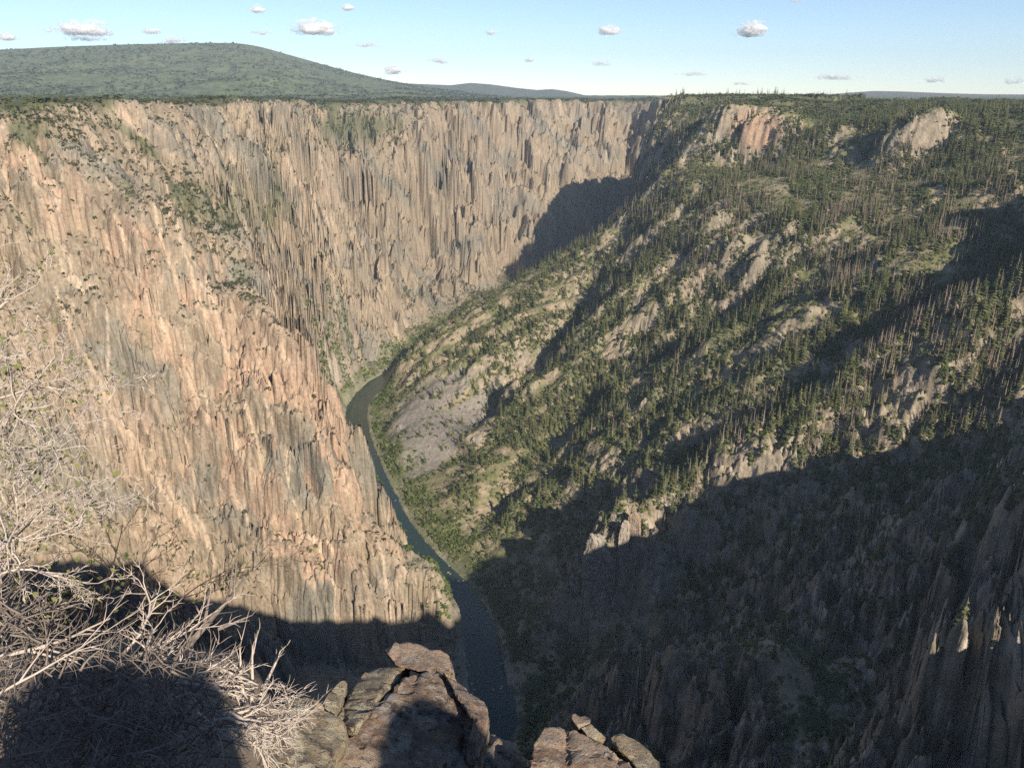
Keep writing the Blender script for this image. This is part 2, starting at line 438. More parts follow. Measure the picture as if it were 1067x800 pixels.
# derived maps ------------------------------------------------------------
el = np.arctan2(Z, R)
vis = el >= np.maximum.accumulate(np.concatenate([np.full((NA, 1), -9.0), el[:, :-1]], 1), 1) - 0.002
e1 = np.stack([np.gradient(X, axis=0), np.gradient(Y, axis=0), np.gradient(Z, axis=0)], -1)
e2 = np.stack([np.gradient(X, axis=1), np.gradient(Y, axis=1), np.gradient(Z, axis=1)], -1)
nrm = np.cross(e1, e2); nrm /= np.linalg.norm(nrm, axis=-1, keepdims=True) + 1e-9
slope = nrm[..., 2]                                     # 1 flat, 0 vertical
area = np.linalg.norm(np.cross(e1, e2), axis=-1)
PXm, PYm = to_px(X, Y, Z)
side = samp(SIDE, X, Y); rdm = samp(RD, X, Y)
slb = 1 / np.sqrt(1 + samp(GSL, X, Y) ** 2)


def blob(cx, cy, rx, ry, ang=0):
    a = math.radians(ang); dx, dy = PXm - cx, PYm - cy
    u = (dx * math.cos(a) + dy * math.sin(a)) / rx; v = (-dx * math.sin(a) + dy * math.cos(a)) / ry
    return np.exp(-(u * u + v * v))


# ---------------------------------------------------------------- mesh helper
def mesh_from(name, verts, faces, smooth=True, col=None, attrs=None):
    me = bpy.data.meshes.new(name)
    verts = np.asarray(verts, np.float32); faces = np.asarray(faces, np.int32)
    k = faces.shape[1]
    me.vertices.add(len(verts)); me.vertices.foreach_set('co', verts.ravel())
    me.loops.add(faces.size); me.loops.foreach_set('vertex_index', faces.ravel())
    me.polygons.add(len(faces))
    me.polygons.foreach_set('loop_start', np.arange(0, faces.size, k, dtype=np.int32))
    if smooth:
        me.polygons.foreach_set('use_smooth', np.ones(len(faces), bool))
    me.update(calc_edges=True)
    if col is not None:
        a = me.color_attributes.new('tint', 'FLOAT_COLOR', 'POINT')
        c = np.ones((len(verts), 4), np.float32); c[:, :3] = col
        a.data.foreach_set('color', c.ravel())
    for k_, v in (attrs or {}).items():
        a = me.attributes.new(k_, 'FLOAT', 'POINT'); a.data.foreach_set('value', np.asarray(v, np.float32).ravel())
    return me


def link(name, me, mat=None, parent=None, label=None, cat=None, group=None, kind=None):
    o = bpy.data.objects.new(name, me); COL.objects.link(o)
    if mat is not None and me is not None:
        me.materials.append(mat)
    if parent: o.parent = parent
    if label: o['label'] = label
    if cat: o['category'] = cat
    if group: o['group'] = group
    if kind: o['kind'] = kind
    return o


# ---------------------------------------------------------------- albedo of the ground (per vertex)
def mix(a, b, t):
    return a + (b - a) * t[..., None]


c = lambda *v: np.array(v, np.float32)
TAN, PINK, GREY, BUFF = c(.29, .24, .175), c(.40, .285, .205), c(.21, .20, .165), c(.39, .335, .25)
DARKR = c(.19, .165, .14)
Lm = sstep(-0.2, 0.3, side)
s_ = X * .6 + Y * .8; t_ = X * .8 - Y * .6
wob = fbm(t_ / 70, Z / 70, 3, 51) * 22
streak = fbm((s_ + wob) / 15, Z / 150, 4, 52, .6)
streak2 = fbm((s_ + wob) / 40, Z / 220, 3, 53)
patch = fbm(X / 120, Y / 120 + Z / 100, 3, 54)
sF = X * .84 + Y * .54
streakF = fbm((sF + wob) / 20, Z / 260, 4, 55, .6)
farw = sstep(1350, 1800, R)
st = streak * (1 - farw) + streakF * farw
rock = mix(np.broadcast_to(TAN, X.shape + (3,)), GREY, sstep(-0.1, 0.55, patch))
wv, we = worley((s_ + wob) / 17, Z / 95 + t_ / 200, 21)
pinkm = sstep(0.0, 0.4, .55 * streak2 + 0.35 * st + .45 * wv) * (1 - 0.6 * farw)
redzone = blob(160, 290, 50, 110, -12) + blob(20, 190, 50, 60) + blob(260, 440, 90, 110, 20) + blob(330, 540, 70, 90) + .5 * blob(60, 470, 60, 60)
pinkm = np.clip(pinkm * (0.22 + 0.95 * redzone), 0, 1)
rock = mix(rock, PINK, pinkm * Lm * .85)
mot = fbm(X / 13 + 5, Y / 13 + Z / 15, 4, 67, .7)
st = st * .55 + mot * .6
rock = mix(rock, BUFF, sstep(0.3, 0.8, st) * 0.6)
rock = mix(rock, DARKR, sstep(0.3, 0.9, -st) * 0.45)
# pale dikes running across the left wall
dk = perlin((s_ - Z * .22 + fbm(X / 60, Y / 60, 2, 57) * 9) / 46, t_ / 900 + Z / 700, 56)
rock = mix(rock, c(.5, .41, .31), sstep(.05, .02, np.abs(dk)) * sstep(-.3, .3, perlin(s_ / 60, Z / 90, 69)) * .75 * Lm * (1 - .6 * farw))
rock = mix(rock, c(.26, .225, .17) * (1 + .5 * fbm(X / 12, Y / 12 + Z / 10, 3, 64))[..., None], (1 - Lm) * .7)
rock = rock * (1 - .25 * (1 - we) * Lm)[..., None]
gfz0 = fbm(X / 45, Y / 45, 3, 70)
fine = fbm(X / 5, Y / 5 + Z / 9, 2, 58)
speck = sstep(.25, .6, fbm(X / 2.6, Y / 2.6 + Z / 4, 2, 59))
rock = rock * (1 + 0.20 * fine[..., None])
rock = mix(rock, c(.13, .125, .095), speck * .6 * sstep(.15, .45, slope + .25 * gfz0))
VN = [[(95, 400), (130, 455), (165, 506), (205, 560)], [(100, 398), (136, 452), (172, 505), (212, 562)], [(22, 151), (34, 180), (44, 205), (60, 245)], [(2, 165), (12, 212)], [(118, 112), (136, 128), (153, 146)],
      [(120, 222), (134, 262), (150, 305), (178, 352), (215, 440)], [(176, 212), (192, 258), (204, 300), (222, 362)], [(152, 300), (170, 345), (190, 392)], [(160, 210), (168, 250), (186, 300)], [(215, 290), (226, 330), (240, 380)],
      [(88, 370), (104, 396), (122, 432)], [(305, 160), (312, 190), (318, 215), (330, 250)], [(345, 190), (362, 230), (378, 262)], [(290, 150), (302, 175)], [(58, 300), (70, 335), (82, 362)], [(255, 420), (268, 460), (275, 500)], [(285, 300), (292, 345), (300, 385)], [(200, 520), (215, 560), (225, 590)]]
vd = seg_dist(VN, PXm + jit * 1.2, PYm)
rock = mix(rock, c(.47, .375, .275), sstep(3.2, .8, vd) * .8 * Lm * sstep(-.75, -.1, perlin(X / 16, Z / 22, 82)))
rock = mix(rock, c(.36, .24, .16) * (1 + .3 * mot)[..., None], .7 * sstep(.3, .6, blob(788, 136, 32, 24)) * (1 - Lm))
# soil, scree and low plant cover on what is not steep
SOIL, GREENC, GRASS = c(.29, .24, .16), c(.095, .115, .042), c(.185, .195, .08)
gfz = fbm(X / 28, Y / 28, 4, 60)
gsm = fbm(X / 7, Y / 7, 2, 61)
flat = sstep(.50, .80, slope + 0.10 * gfz)
soil = mix(np.broadcast_to(SOIL, X.shape + (3,)), GRASS, sstep(-.1, .6, gfz) * .7)
soil = mix(soil, c(.36, .31, .235), sstep(.2, .5, gsm) * .5)
vegr = sstep(-.25, .3, gfz + .5 * gsm + (blob(940, 260, 220, 160) + blob(600, 420, 160, 120, -40)) * .45 - .1)
soil = mix(soil, GREENC, vegr * (1 - Lm) * .62)
soilL = mix(np.broadcast_to(c(.27, .235, .175), X.shape + (3,)), c(.10, .11, .06), sstep(.1, .6, gfz + .4 * gsm))
soil = mix(soil, soilL, Lm)
hollow = np.clip(blob(372, 132, 42, 16) + .7 * blob(30, 135, 40, 16) + .6 * blob(215, 215, 60, 26, 25) + .5 * blob(285, 200, 26, 36) + .6 * blob(140, 145, 45, 6, 38) + .7 * blob(45, 165, 40, 5, 50), 0, 1)
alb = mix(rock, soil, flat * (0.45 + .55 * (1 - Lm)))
alb = mix(alb, c(.085, .10, .05), sstep(.25, .6, hollow + .35 * gfz) * Lm * .75)
# plateau
plat = sstep(-75, -45, Z) * sstep(.85, .95, slb) * sstep(600, 900, R)
platc = mix(np.broadcast_to(c(.105, .115, .062), X.shape + (3,)), c(.062, .078, .038), sstep(-.3, .4, fbm(X / 60, Y / 200, 4, 62)))
platc = mix(platc, c(.20, .18, .10), sstep(.45, .7, fbm(X / 240, Y / 500, 3, 63)) * .7)
alb = mix(alb, platc, plat)
# grey talus fans above the river
ta, tb = at_r(400, 455, 1030), at_r(520, 370, 1150)
tx_, ty_ = tb[0] - ta[0], tb[1] - ta[1]; tl_ = math.hypot(tx_, ty_); tx_, ty_ = tx_ / tl_, ty_ / tl_
ac, al = X * -ty_ + Y * tx_, X * tx_ + Y * ty_
tal = np.clip(blob(468, 452, 75, 17, -37) + .8 * blob(425, 470, 40, 34, -37) + .6 * blob(455, 415, 70, 22, -37), 0, 1)
tal = sstep(.32, .5, tal + .42 * perlin(ac / 13, al / 170, 65) + .12 * gsm) * (1 - Lm) * sstep(-478, -472, Z)
alb = mix(alb, c(.205, .19, .165) * (1 + .22 * fine[..., None]), tal)
tal2 = sstep(.4, .8, .9 * blob(355, 385, 28, 30, 30) + .3 * gfz) * Lm
alb = mix(alb, c(.33, .285, .23), tal2)
# green banks
bankg = sstep(70, 26, rdm + 25 * gfz) * sstep(-.4, .2, gsm + .3) * (Z < -455)
alb = mix(alb, c(.10, .135, .035), bankg * .8 * sstep(560, 640, R))
gravel = sstep(34, 24, rdm) * (Z < -460)
alb = mix(alb, c(.28, .265, .22), gravel * .4)
# our rim: bare dirt
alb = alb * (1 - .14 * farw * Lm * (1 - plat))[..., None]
crg = sstep(900, 500, R) * (1 - Lm)
alb = mix(alb, c(.055, .065, .04), crg * sstep(.0, .45, gfz + .5 * gsm + .8 * (slope - .55)) * .75)
alb = mix(alb, c(.46, .41, .35), crg * sstep(.2, .55, perlin(X / 9, Y / 9 + Z / 14, 66) + .3 * fine) * sstep(.75, .5, slope) * .7)
alb = mix(alb, c(.17, .14, .11), sstep(60, 15, R))
alb = np.clip(alb, .02, .8)

# ---------------------------------------------------------------- materials
def newmat(name):
    m = bpy.data.materials.new(name); m.use_nodes = True
    nt = m.node_tree; nt.nodes.clear()
    o = nt.nodes.new('ShaderNodeOutputMaterial')
    b = nt.nodes.new('ShaderNodeBsdfPrincipled')
    b.inputs['Roughness'].default_value = .9
    b.inputs['Specular IOR Level'].default_value = .2
    nt.links.new(b.outputs[0], o.inputs['Surface'])
    return m, nt, b


def N(nt, t, **kw):
    n = nt.nodes.new(t)
    for k, v in kw.items():
        if k in n.inputs: n.inputs[k].default_value = v
        else: setattr(n, k, v)
    return n


def tint_mat(name, noise=(.6, .25), bump=0, bscale=.4, rough=.9, translucent=0):
    m, nt, b = newmat(name)
    b.inputs['Roughness'].default_value = rough
    a = N(nt, 'ShaderNodeAttribute', attribute_name='tint')
    tc = N(nt, 'ShaderNodeTexCoord')
    nz = N(nt, 'ShaderNodeTexNoise', Scale=noise[0], Detail=6.0, Roughness=.65)
    nt.links.new(tc.outputs['Object'], nz.inputs['Vector'])
    mr = N(nt, 'ShaderNodeMapRange')
    mr.inputs['From Min'].default_value = .25; mr.inputs['From Max'].default_value = .75
    mr.inputs['To Min'].default_value = 1 - noise[1]; mr.inputs['To Max'].default_value = 1 + noise[1]
    nt.links.new(nz.outputs['Fac'], mr.inputs['Value'])
    mx = N(nt, 'ShaderNodeVectorMath', operation='SCALE')
    nt.links.new(a.outputs['Color'], mx.inputs[0]); nt.links.new(mr.outputs[0], mx.inputs['Scale'])
    nt.links.new(mx.outputs[0], b.inputs['Base Color'])
    if bump:
        n2 = N(nt, 'ShaderNodeTexNoise', Scale=bscale, Detail=7.0, Roughness=.7)
        nt.links.new(tc.outputs['Object'], n2.inputs['Vector'])
        bp = N(nt, 'ShaderNodeBump', Strength=.8, Distance=bump)
        nt.links.new(n2.outputs['Fac'], bp.inputs['Height'])
        if name.startswith('canyon'):
            ab = N(nt, 'ShaderNodeAttribute', attribute_name='bumpy'); nt.links.new(ab.outputs['Fac'], bp.inputs['Strength']); nt.links.new(bp.outputs[0], b.inputs['Normal'])
    if translucent:
        tr = N(nt, 'ShaderNodeBsdfTranslucent'); nt.links.new(mx.outputs[0], tr.inputs['Color'])
        ms = N(nt, 'ShaderNodeMixShader', Fac=translucent)
        nt.links.new(b.outputs[0], ms.inputs[1]); nt.links.new(tr.outputs[0], ms.inputs[2])
        nt.links.new(ms.outputs[0], nt.nodes['Material Output'].inputs['Surface'])
    return m


m_terrain = tint_mat('canyon rock and soil', (.35, .3), 2.0, .16)
m_leaf = tint_mat('needles and leaves', (1.5, .25), 0, translucent=.28)
m_wood = tint_mat('weathered wood', (2.0, .25))

# ---------------------------------------------------------------- terrain sheet
idx = np.arange(NA * NR).reshape(NA, NR)
quads = np.stack([idx[:-1, :-1], idx[:-1, 1:], idx[1:, 1:], idx[1:, :-1]], -1).reshape(-1, 4)
wrap = np.stack([idx[-1, :-1], idx[-1, 1:], idx[0, 1:], idx[0, :-1]], -1)
V = np.stack([X, Y, Z], -1).reshape(-1, 3)
me = mesh_from('terrain', V, np.concatenate([quads, wrap]), False, alb.reshape(-1, 3), {'bumpy': sstep(8, 60, R)})
terr = link('terrain', me, m_terrain, kind='structure')

# ---------------------------------------------------------------- river
m_water, nt, b = newmat('river water')
b.inputs['Base Color'].default_value = (.016, .034, .026, 1); b.inputs['Roughness'].default_value = .12
b.inputs['Specular IOR Level'].default_value = .5
tc = N(nt, 'ShaderNodeTexCoord'); nz = N(nt, 'ShaderNodeTexNoise', Scale=.25, Detail=4.0)
nt.links.new(tc.outputs['Object'], nz.inputs['Vector'])
bp = N(nt, 'ShaderNodeBump', Strength=.35, Distance=.8); nt.links.new(nz.outputs['Fac'], bp.inputs['Height']); nt.links.new(bp.outputs[0], b.inputs['Normal'])
nf = N(nt, 'ShaderNodeTexNoise', Scale=.16, Detail=9.0, Roughness=.72)
nt.links.new(tc.outputs['Object'], nf.inputs['Vector'])
rf = N(nt, 'ShaderNodeMapRange'); rf.inputs['From Min'].default_value = .655; rf.inputs['From Max'].default_value = .70
nt.links.new(nf.outputs['Fac'], rf.inputs['Value'])
mxw = N(nt, 'ShaderNodeMix', data_type='RGBA'); mxw.inputs[6].default_value = (.020, .036, .024, 1); mxw.inputs[7].default_value = (.6, .62, .62, 1)
nt.links.new(rf.outputs[0], mxw.inputs[0]); nt.links.new(mxw.outputs[2], b.inputs['Base Color'])
rv = []
for i in range(len(river_s)):
    for o_ in (-30, -10, 10, 30):
        q = river_s[i, :2] + rn[i] * o_
        rv.append((q[0], q[1], RZ))
ii = np.arange(len(river_s) * 4).reshape(-1, 4)
rq = np.stack([ii[:-1, :-1], ii[1:, :-1], ii[1:, 1:], ii[:-1, 1:]], -1).reshape(-1, 4)
link('river', mesh_from('river', rv, rq), m_water, kind='structure')

# ---------------------------------------------------------------- trees and scrub
def bough_tree(seed, tiers, per, dead=False, wide=.16, base=.08):
    """unit-height conifer: (verts, tris) of the crown and of the trunk"""
    g = random.Random(seed)
    cv, cf = [], []
    for k in range(tiers):
        t = k / (tiers - 1)
        h = base + (1 - base) * t
        rad = wide * ((1 - t) ** .8 + .05) * g.uniform(.75, 1.15)
        if dead: rad *= g.uniform(.5, 1.0)
        nb = max(3, int(per * (1 - .55 * t)))
        a0 = g.uniform(0, 6.28)
        for j in range(nb):
            if g.random() < (.22 if dead else .08): continue
            a = a0 + j * 6.283 / nb + g.uniform(-.3, .3)
            rr = rad * g.uniform(.6, 1.2)
            w = (rr * .34 + .004) if dead else rr * g.uniform(.42, .62) + .008
            dz = -rr * g.uniform(.1, .55) if not dead else rr * g.uniform(-.3, .2)
            ca, sa = math.cos(a), math.sin(a)
            i = len(cv)
            th = .034 if not dead else .008
            cv += [(0, 0, h + th), (ca * rr * .55 - sa * w, sa * rr * .55 + ca * w, h + dz * .5),
                   (ca * rr, sa * rr, h + dz), (ca * rr * .55 + sa * w, sa * rr * .55 - ca * w, h + dz * .5 + g.uniform(-.01, .01))]
            cf += [(i, i + 1, i + 2), (i, i + 2, i + 3)]
    i = len(cv)
    if not dead:
        cv += [(0, 0, 1.03), (.012, 0, .9), (-.008, .012, .9), (-.008, -.012, .9)]
        cf += [(i, i + 1, i + 2), (i, i + 2, i + 3), (i, i + 3, i + 1)]
    tv, tf = [], []
    r0 = .018
    for z_, r_ in ((-.06, r0 * 1.2), (.45, r0 * .75), (.97, .003)):
        for j in range(5):
            tv.append((r_ * math.cos(j * 1.2566), r_ * math.sin(j * 1.2566), z_))
    for q in range(2):
        for j in range(5):
            a, b_ = q * 5 + j, q * 5 + (j + 1) % 5
            tf += [(a, b_, b_ + 5), (a, b_ + 5, a + 5)]
    return np.array(cv, float), np.array(cf), np.array(tv, float), np.array(tf)


def clump(seed, n=9, flat=.75):
    """unit scrub crown: leaf-clump triangles spread over an uneven dome"""
    g = random.Random(seed); cv, cf = [], []
    for k in range(n):
        a = g.uniform(0, 6.28); e = g.uniform(-.1, 1.3)
        rr = g.uniform(.55, 1.0)
        p = Vector((math.cos(a) * math.cos(e) * rr, math.sin(a) * math.cos(e) * rr, math.sin(e) * rr * flat * 1.4 + .12))
        s = g.uniform(.35, .6)
        nrm_ = Vector((p.x, p.y, p.z + .2)).normalized()
        t1 = nrm_.orthogonal().normalized(); t2 = nrm_.cross(t1)
        r0 = g.uniform(0, 6.28); i = len(cv)
        for q in range(4):
            aa = r0 + q * 1.5708
            cv.append(tuple(p + (t1 * math.cos(aa) + t2 * math.sin(aa)) * s * g.uniform(.6, 1.1) + nrm_ * (g.uniform(-.15, .15))))
        cf += [(i, i + 1, i + 2), (i, i + 2, i + 3)]
    return np.array(cv, float), np.array(cf)


def scatter_mesh(protos, P, H, Wd, rot, tints, which):
    vs, fs, cs = [], [], []; off = 0
    for k, (pv, pf) in enumerate(protos):
        m = which == k
        if not m.any(): continue
        q = int(m.sum()); n_ = len(pv)
        ca, sa = np.cos(rot[m])[:, None], np.sin(rot[m])[:, None]
        x = (pv[None, :, 0] * ca - pv[None, :, 1] * sa) * Wd[m][:, None] + P[m, 0][:, None]
        y = (pv[None, :, 0] * sa + pv[None, :, 1] * ca) * Wd[m][:, None] + P[m, 1][:, None]
        z = pv[None, :, 2] * H[m][:, None] + P[m, 2][:, None]
        vs.append(np.stack([x, y, z], -1).reshape(-1, 3))
        fs.append((pf[None] + (np.arange(q) * n_)[:, None, None] + off).reshape(-1, 3))
        cs.append(np.repeat(tints[m], n_, axis=0)); off += q * n_
    return np.concatenate(vs), np.concatenate(fs), np.concatenate(cs)


fr = (PXm > -40) & (PXm < 1110) & (PYm > 60) & (PYm < 840) & (R > 120) & (R < 3300) & (rdm > 27)
visd = vis.copy()
for sh in (3, 8):
    visd[:, sh:] |= vis[:, :-sh]; visd[:, :-sh] |= vis[:, sh:]
farea = np.where(fr, np.minimum(area, 60), 0) * np.where(visd, 1, .2)
gA = fbm(X / 70, Y / 70, 3, 71); gB = fbm(X / 30, Y / 30, 2, 72)
# conifer density per square metre
dens = (1.0 * blob(960, 230, 170, 110) + .9 * blob(820, 200, 90, 70) + .9 * blob(740, 250, 90, 60) + 1.5 * blob(960, 400, 150, 80) + 1.0 * blob(1040, 330, 80, 120) + 1.0 * blob(800, 465, 90, 40, -25) + .7 * blob(900, 150, 120, 50) + .35 * blob(620, 400, 160, 80, -40)
        + .55 * blob(700, 130, 45, 25) + .45 * blob(660, 150, 30, 22) + .5 * blob(560, 320, 80, 35, -35) + .45 * blob(480, 355, 50, 25, -30) + .4 * blob(640, 240, 60, 40)
        + .8 * blob(860, 540, 130, 40) + .5 * blob(760, 590, 80, 40, -20) + .35 * blob(700, 350, 120, 60, -40) + .4 * blob(840, 330, 120, 70, -30)
        + .3 * blob(740, 490, 60, 25, -30) + .25 * blob(950, 620, 120, 60) + .25 * blob(600, 430, 90, 60, -45)) * (1 - Lm)
hole = blob(800, 262, 45, 20) + .8 * blob(870, 190, 60, 22) + .9 * blob(800, 110, 80, 9)
dens = dens * np.clip(1 - 1.1 * hole, 0, 1) * sstep(-.55, .25, gA + .4 * gB) * sstep(.22, .45, slope)
densL = (.10 * blob(380, 135, 45, 18) * 8 + .25 * blob(210, 215, 70, 30, 25) + .25 * blob(285, 200, 30, 40) + .12 * blob(50, 130, 60, 18)) * Lm
dens = dens + densL * sstep(-.2, .3, gB) + .16 * (1 + Lm) * plat * (R > 850) * (R < 2700) * sstep(-.1, .4, gB + .4 * Lm) * (.3 + .7 * Lm) + 1.2 * hollow * Lm * sstep(-.1, .2, gB) * (PYm < 160)


def pick(n_, wgt):
    p = wgt.ravel() / wgt.sum()
    k = rng.choice(p.size, n_, p=p, replace=True)
    a, b_ = np.unravel_index(k, X.shape)
    jx = rng.uniform(-.5, .5, n_) * np.linalg.norm(e1[a, b_], axis=-1); jr = rng.uniform(-.5, .5, n_) * np.minimum(np.linalg.norm(e2[a, b_], axis=-1), 6)
    d1 = e1[a, b_] / (np.linalg.norm(e1[a, b_], axis=-1, keepdims=True) + 1e-6); d2 = e2[a, b_] / (np.linalg.norm(e2[a, b_], axis=-1, keepdims=True) + 1e-6)
    P = np.stack([X[a, b_], Y[a, b_], Z[a, b_]], -1) + d1 * jx[:, None] + d2 * jr[:, None]
    P = P.astype(float)
    return P, vis[a, b_], a, b_


live = [bough_tree(100 + k, 9, 6, False, (.18, .20, .22, .17)[k % 4]) for k in range(6)]
dead = [bough_tree(200 + k, 10, 5, True, (.16, .18, .14)[k % 3], .10) for k in range(6)]
NT = 22000
P, pv_, ia, ib = pick(NT, dens * farea)
ppx, ppy = to_px(P[:, 0], P[:, 1], P[:, 2])


def pblob(cx, cy, rx, ry):
    return np.exp(-((ppx - cx) / rx) ** 2 - ((ppy - cy) / ry) ** 2)


pd = .12 + .5 * pblob(990, 230, 110, 50) + .45 * pblob(900, 240, 60, 60) + .5 * pblob(760, 240, 60, 45) + .5 * pblob(990, 360, 110, 80) + .2 * pblob(790, 460, 90, 60) + .3 * pblob(700, 230, 40, 50)
pd *= (ppx > 560)
isdead = rng.random(NT) < np.clip(1.5 * pd * (1 + .8 * np.sin(ppx * .05 + ppy * .03)), 0, .8)
H = rng.uniform(11, 21, NT) * np.where(rng.random(NT) < .15, .6, 1); H[Lm[ia, ib] > .5] *= .6; H[(plat[ia, ib] > .4) & (R[ia, ib] > 1430)] *= .5
Wd = H * rng.uniform(.85, 1.2, NT)
rot = rng.uniform(0, 6.28, NT)
LT = np.array([(.100, .120, .050), (.115, .130, .056), (.080, .102, .048), (.130, .135, .058)])
DT = np.array([(.29, .25, .20), (.35, .29, .23), (.26, .22, .18), (.31, .235, .18)])
dist = np.linalg.norm(P, axis=1)
size = H / dist * pv_ * ((ppx > 0) & (ppx < 1067) & (ppy > 100) & (ppy < 760))
which = rng.integers(0, 6, NT)
single = np.zeros(NT, bool)
for flag in (False, True):
    cand = np.where((isdead == flag) & (size > 0))[0]
    single[cand[np.argsort(-size[cand])][:300]] = True
# ---- the crowd of farther trees
for flag, protos, tints, nm in ((False, live, LT, 'forest_trees'), (True, dead, DT, 'dead_forest_trees')):
    m = (isdead == flag) & ~single
    print('TREES', nm, m.sum(), (isdead == flag).sum())
    if not m.any(): continue
    pr = [(np.concatenate([a, c_]), np.concatenate([b_, d_ + len(a)])) for a, b_, c_, d_ in protos]
    tn = tints[rng.integers(0, 4, m.sum())] * rng.uniform(.75, 1.3, (m.sum(), 1))
    vv, ff, cc = scatter_mesh(pr, P[m], H[m], Wd[m], rot[m], tn, which[m])
    link(nm, mesh_from(nm, vv, ff, False, cc), m_leaf, kind='stuff')
# ---- the trees that show largest, one by one
def place_word(x, y, flag):
    if x < 420: return 'on the left canyon wall'
    if y < 170: return 'at the edge of the right plateau'
    if x > 700 and y > 520: return 'down in the dark shaded gully'
    if x > 840 and y > 300: return 'on the sunlit spur beside the big shadow'
    if x > 840: return 'on the upper right forest slope'
    if y > 430: return 'low on the sunlit spur end'
    return 'on the ridges right of the river'


tree_me = {}
for k in range(6):
    a, b_, c_, d_ = live[k]
    tree_me[False, k] = (mesh_from('crown', a, b_, False, np.tile(LT[k % 4] * (.9 + .08 * k), (len(a), 1))), mesh_from('trunk', c_, d_, True, np.tile(c(.09, .07, .055), (len(c_), 1))))
    a, b_, c_, d_ = dead[k]
    tree_me[True, k] = (mesh_from('crown', a, b_, False, np.tile(DT[k % 4], (len(a), 1))), mesh_from('trunk', c_, d_, True, np.tile(DT[k % 4], (len(c_), 1))))
for t in tree_me.values():
    t[0].materials.append(m_leaf); t[1].materials.append(m_wood)
for i in np.where(single)[0]:
    fl = bool(isdead[i]); pw = place_word(ppx[i], ppy[i], fl)
    root = bpy.data.objects.new('dead_conifer' if fl else 'conifer_tree', None); COL.objects.link(root)
    root.location = P[i]; root.scale = (Wd[i], Wd[i], H[i]); root.rotation_euler = (0, 0, rot[i])
    root['label'] = ('bare grey dead conifer ' if fl else 'dark green living conifer ') + pw
    root['category'] = 'tree'; root['group'] = ('dead grey conifers ' if fl else 'green conifers ') + pw
    for nm, me_ in zip(('crown', 'trunk'), tree_me[fl, which[i]]):
        o = bpy.data.objects.new(nm, me_); COL.objects.link(o); o.parent = root

# ---- scrub, oak brush and plateau woodland
def scrub(name, n_, wgt, hs, tints, npro=6, tri=7, wide=1.0):
    P_, v_, a_, b_ = pick(n_, wgt)
    protos = [clump(300 + k, tri) for k in range(npro)]
    h = rng.uniform(hs[0], hs[1], n_)
    tn = tints[rng.integers(0, len(tints), n_)] * rng.uniform(.7, 1.35, (n_, 1))
    P_[:, 2] -= .2
    vv, ff, cc = scatter_mesh(protos, P_, h, h * wide * rng.uniform(.7, 1.2, n_), rng.uniform(0, 6.28, n_), tn, rng.integers(0, npro, n_))
    return link(name, mesh_from(name, vv, ff, False, cc), m_leaf, kind='stuff')


OAK = np.array([(.105, .135, .045), (.088, .118, .04), (.125, .148, .055), (.075, .10, .038), (.145, .145, .075)])
SAGE = np.array([(.10, .11, .07), (.075, .09, .05), (.13, .13, .08), (.05, .065, .032)])
scr = (1 - Lm) * sstep(.22, .5, slope) * (sstep(-.5, .3, gA * .6 + gB) + .1) * (1 - .9 * tal)
scr = scr * (.35 + blob(950, 260, 260, 200) + .6 * blob(640, 420, 200, 120, -40) + .5 * bankg * 3)
scrub('oak_scrub', 85000, scr * farea * (R < 2400), (1.1, 3.6), OAK)
wl = Lm * sstep(.42, .68, slope) * (.2 + sstep(-.1, .5, gA)) + 1.5 * Lm * (.6 * blob(215, 215, 70, 30, 25) + .7 * blob(285, 200, 40, 50) + blob(375, 140, 50, 20) + .5 * blob(355, 380, 30, 30) + .4 * blob(50, 140, 60, 30)) * sstep(.3, .5, slope)
wl = wl * (1 - .93 * sstep(560, 640, PYm) * sstep(470, 430, PXm))
scrub('cliff_scrub', 16000, wl * farea * (plat < .5), (.9, 2.8), np.array([(.07, .085, .04), (.055, .07, .035), (.09, .10, .05)]))
scrub('plateau_woodland', 14000, plat * farea * (R > 700) * (.4 + sstep(-.3, .3, gA)), (2.5, 5.5), SAGE[[0, 1, 3]], tri=6, wide=1.3)
bk = sstep(75, 26, rdm) * (rdm > 25) * (R > 560) * (R < 1700)
scrub('riverside_willows', 2600, bk * farea * sstep(-.3, .2, gB), (1.5, 4.0), np.array([(.10, .15, .03), (.08, .12, .03), (.13, .16, .05)]))

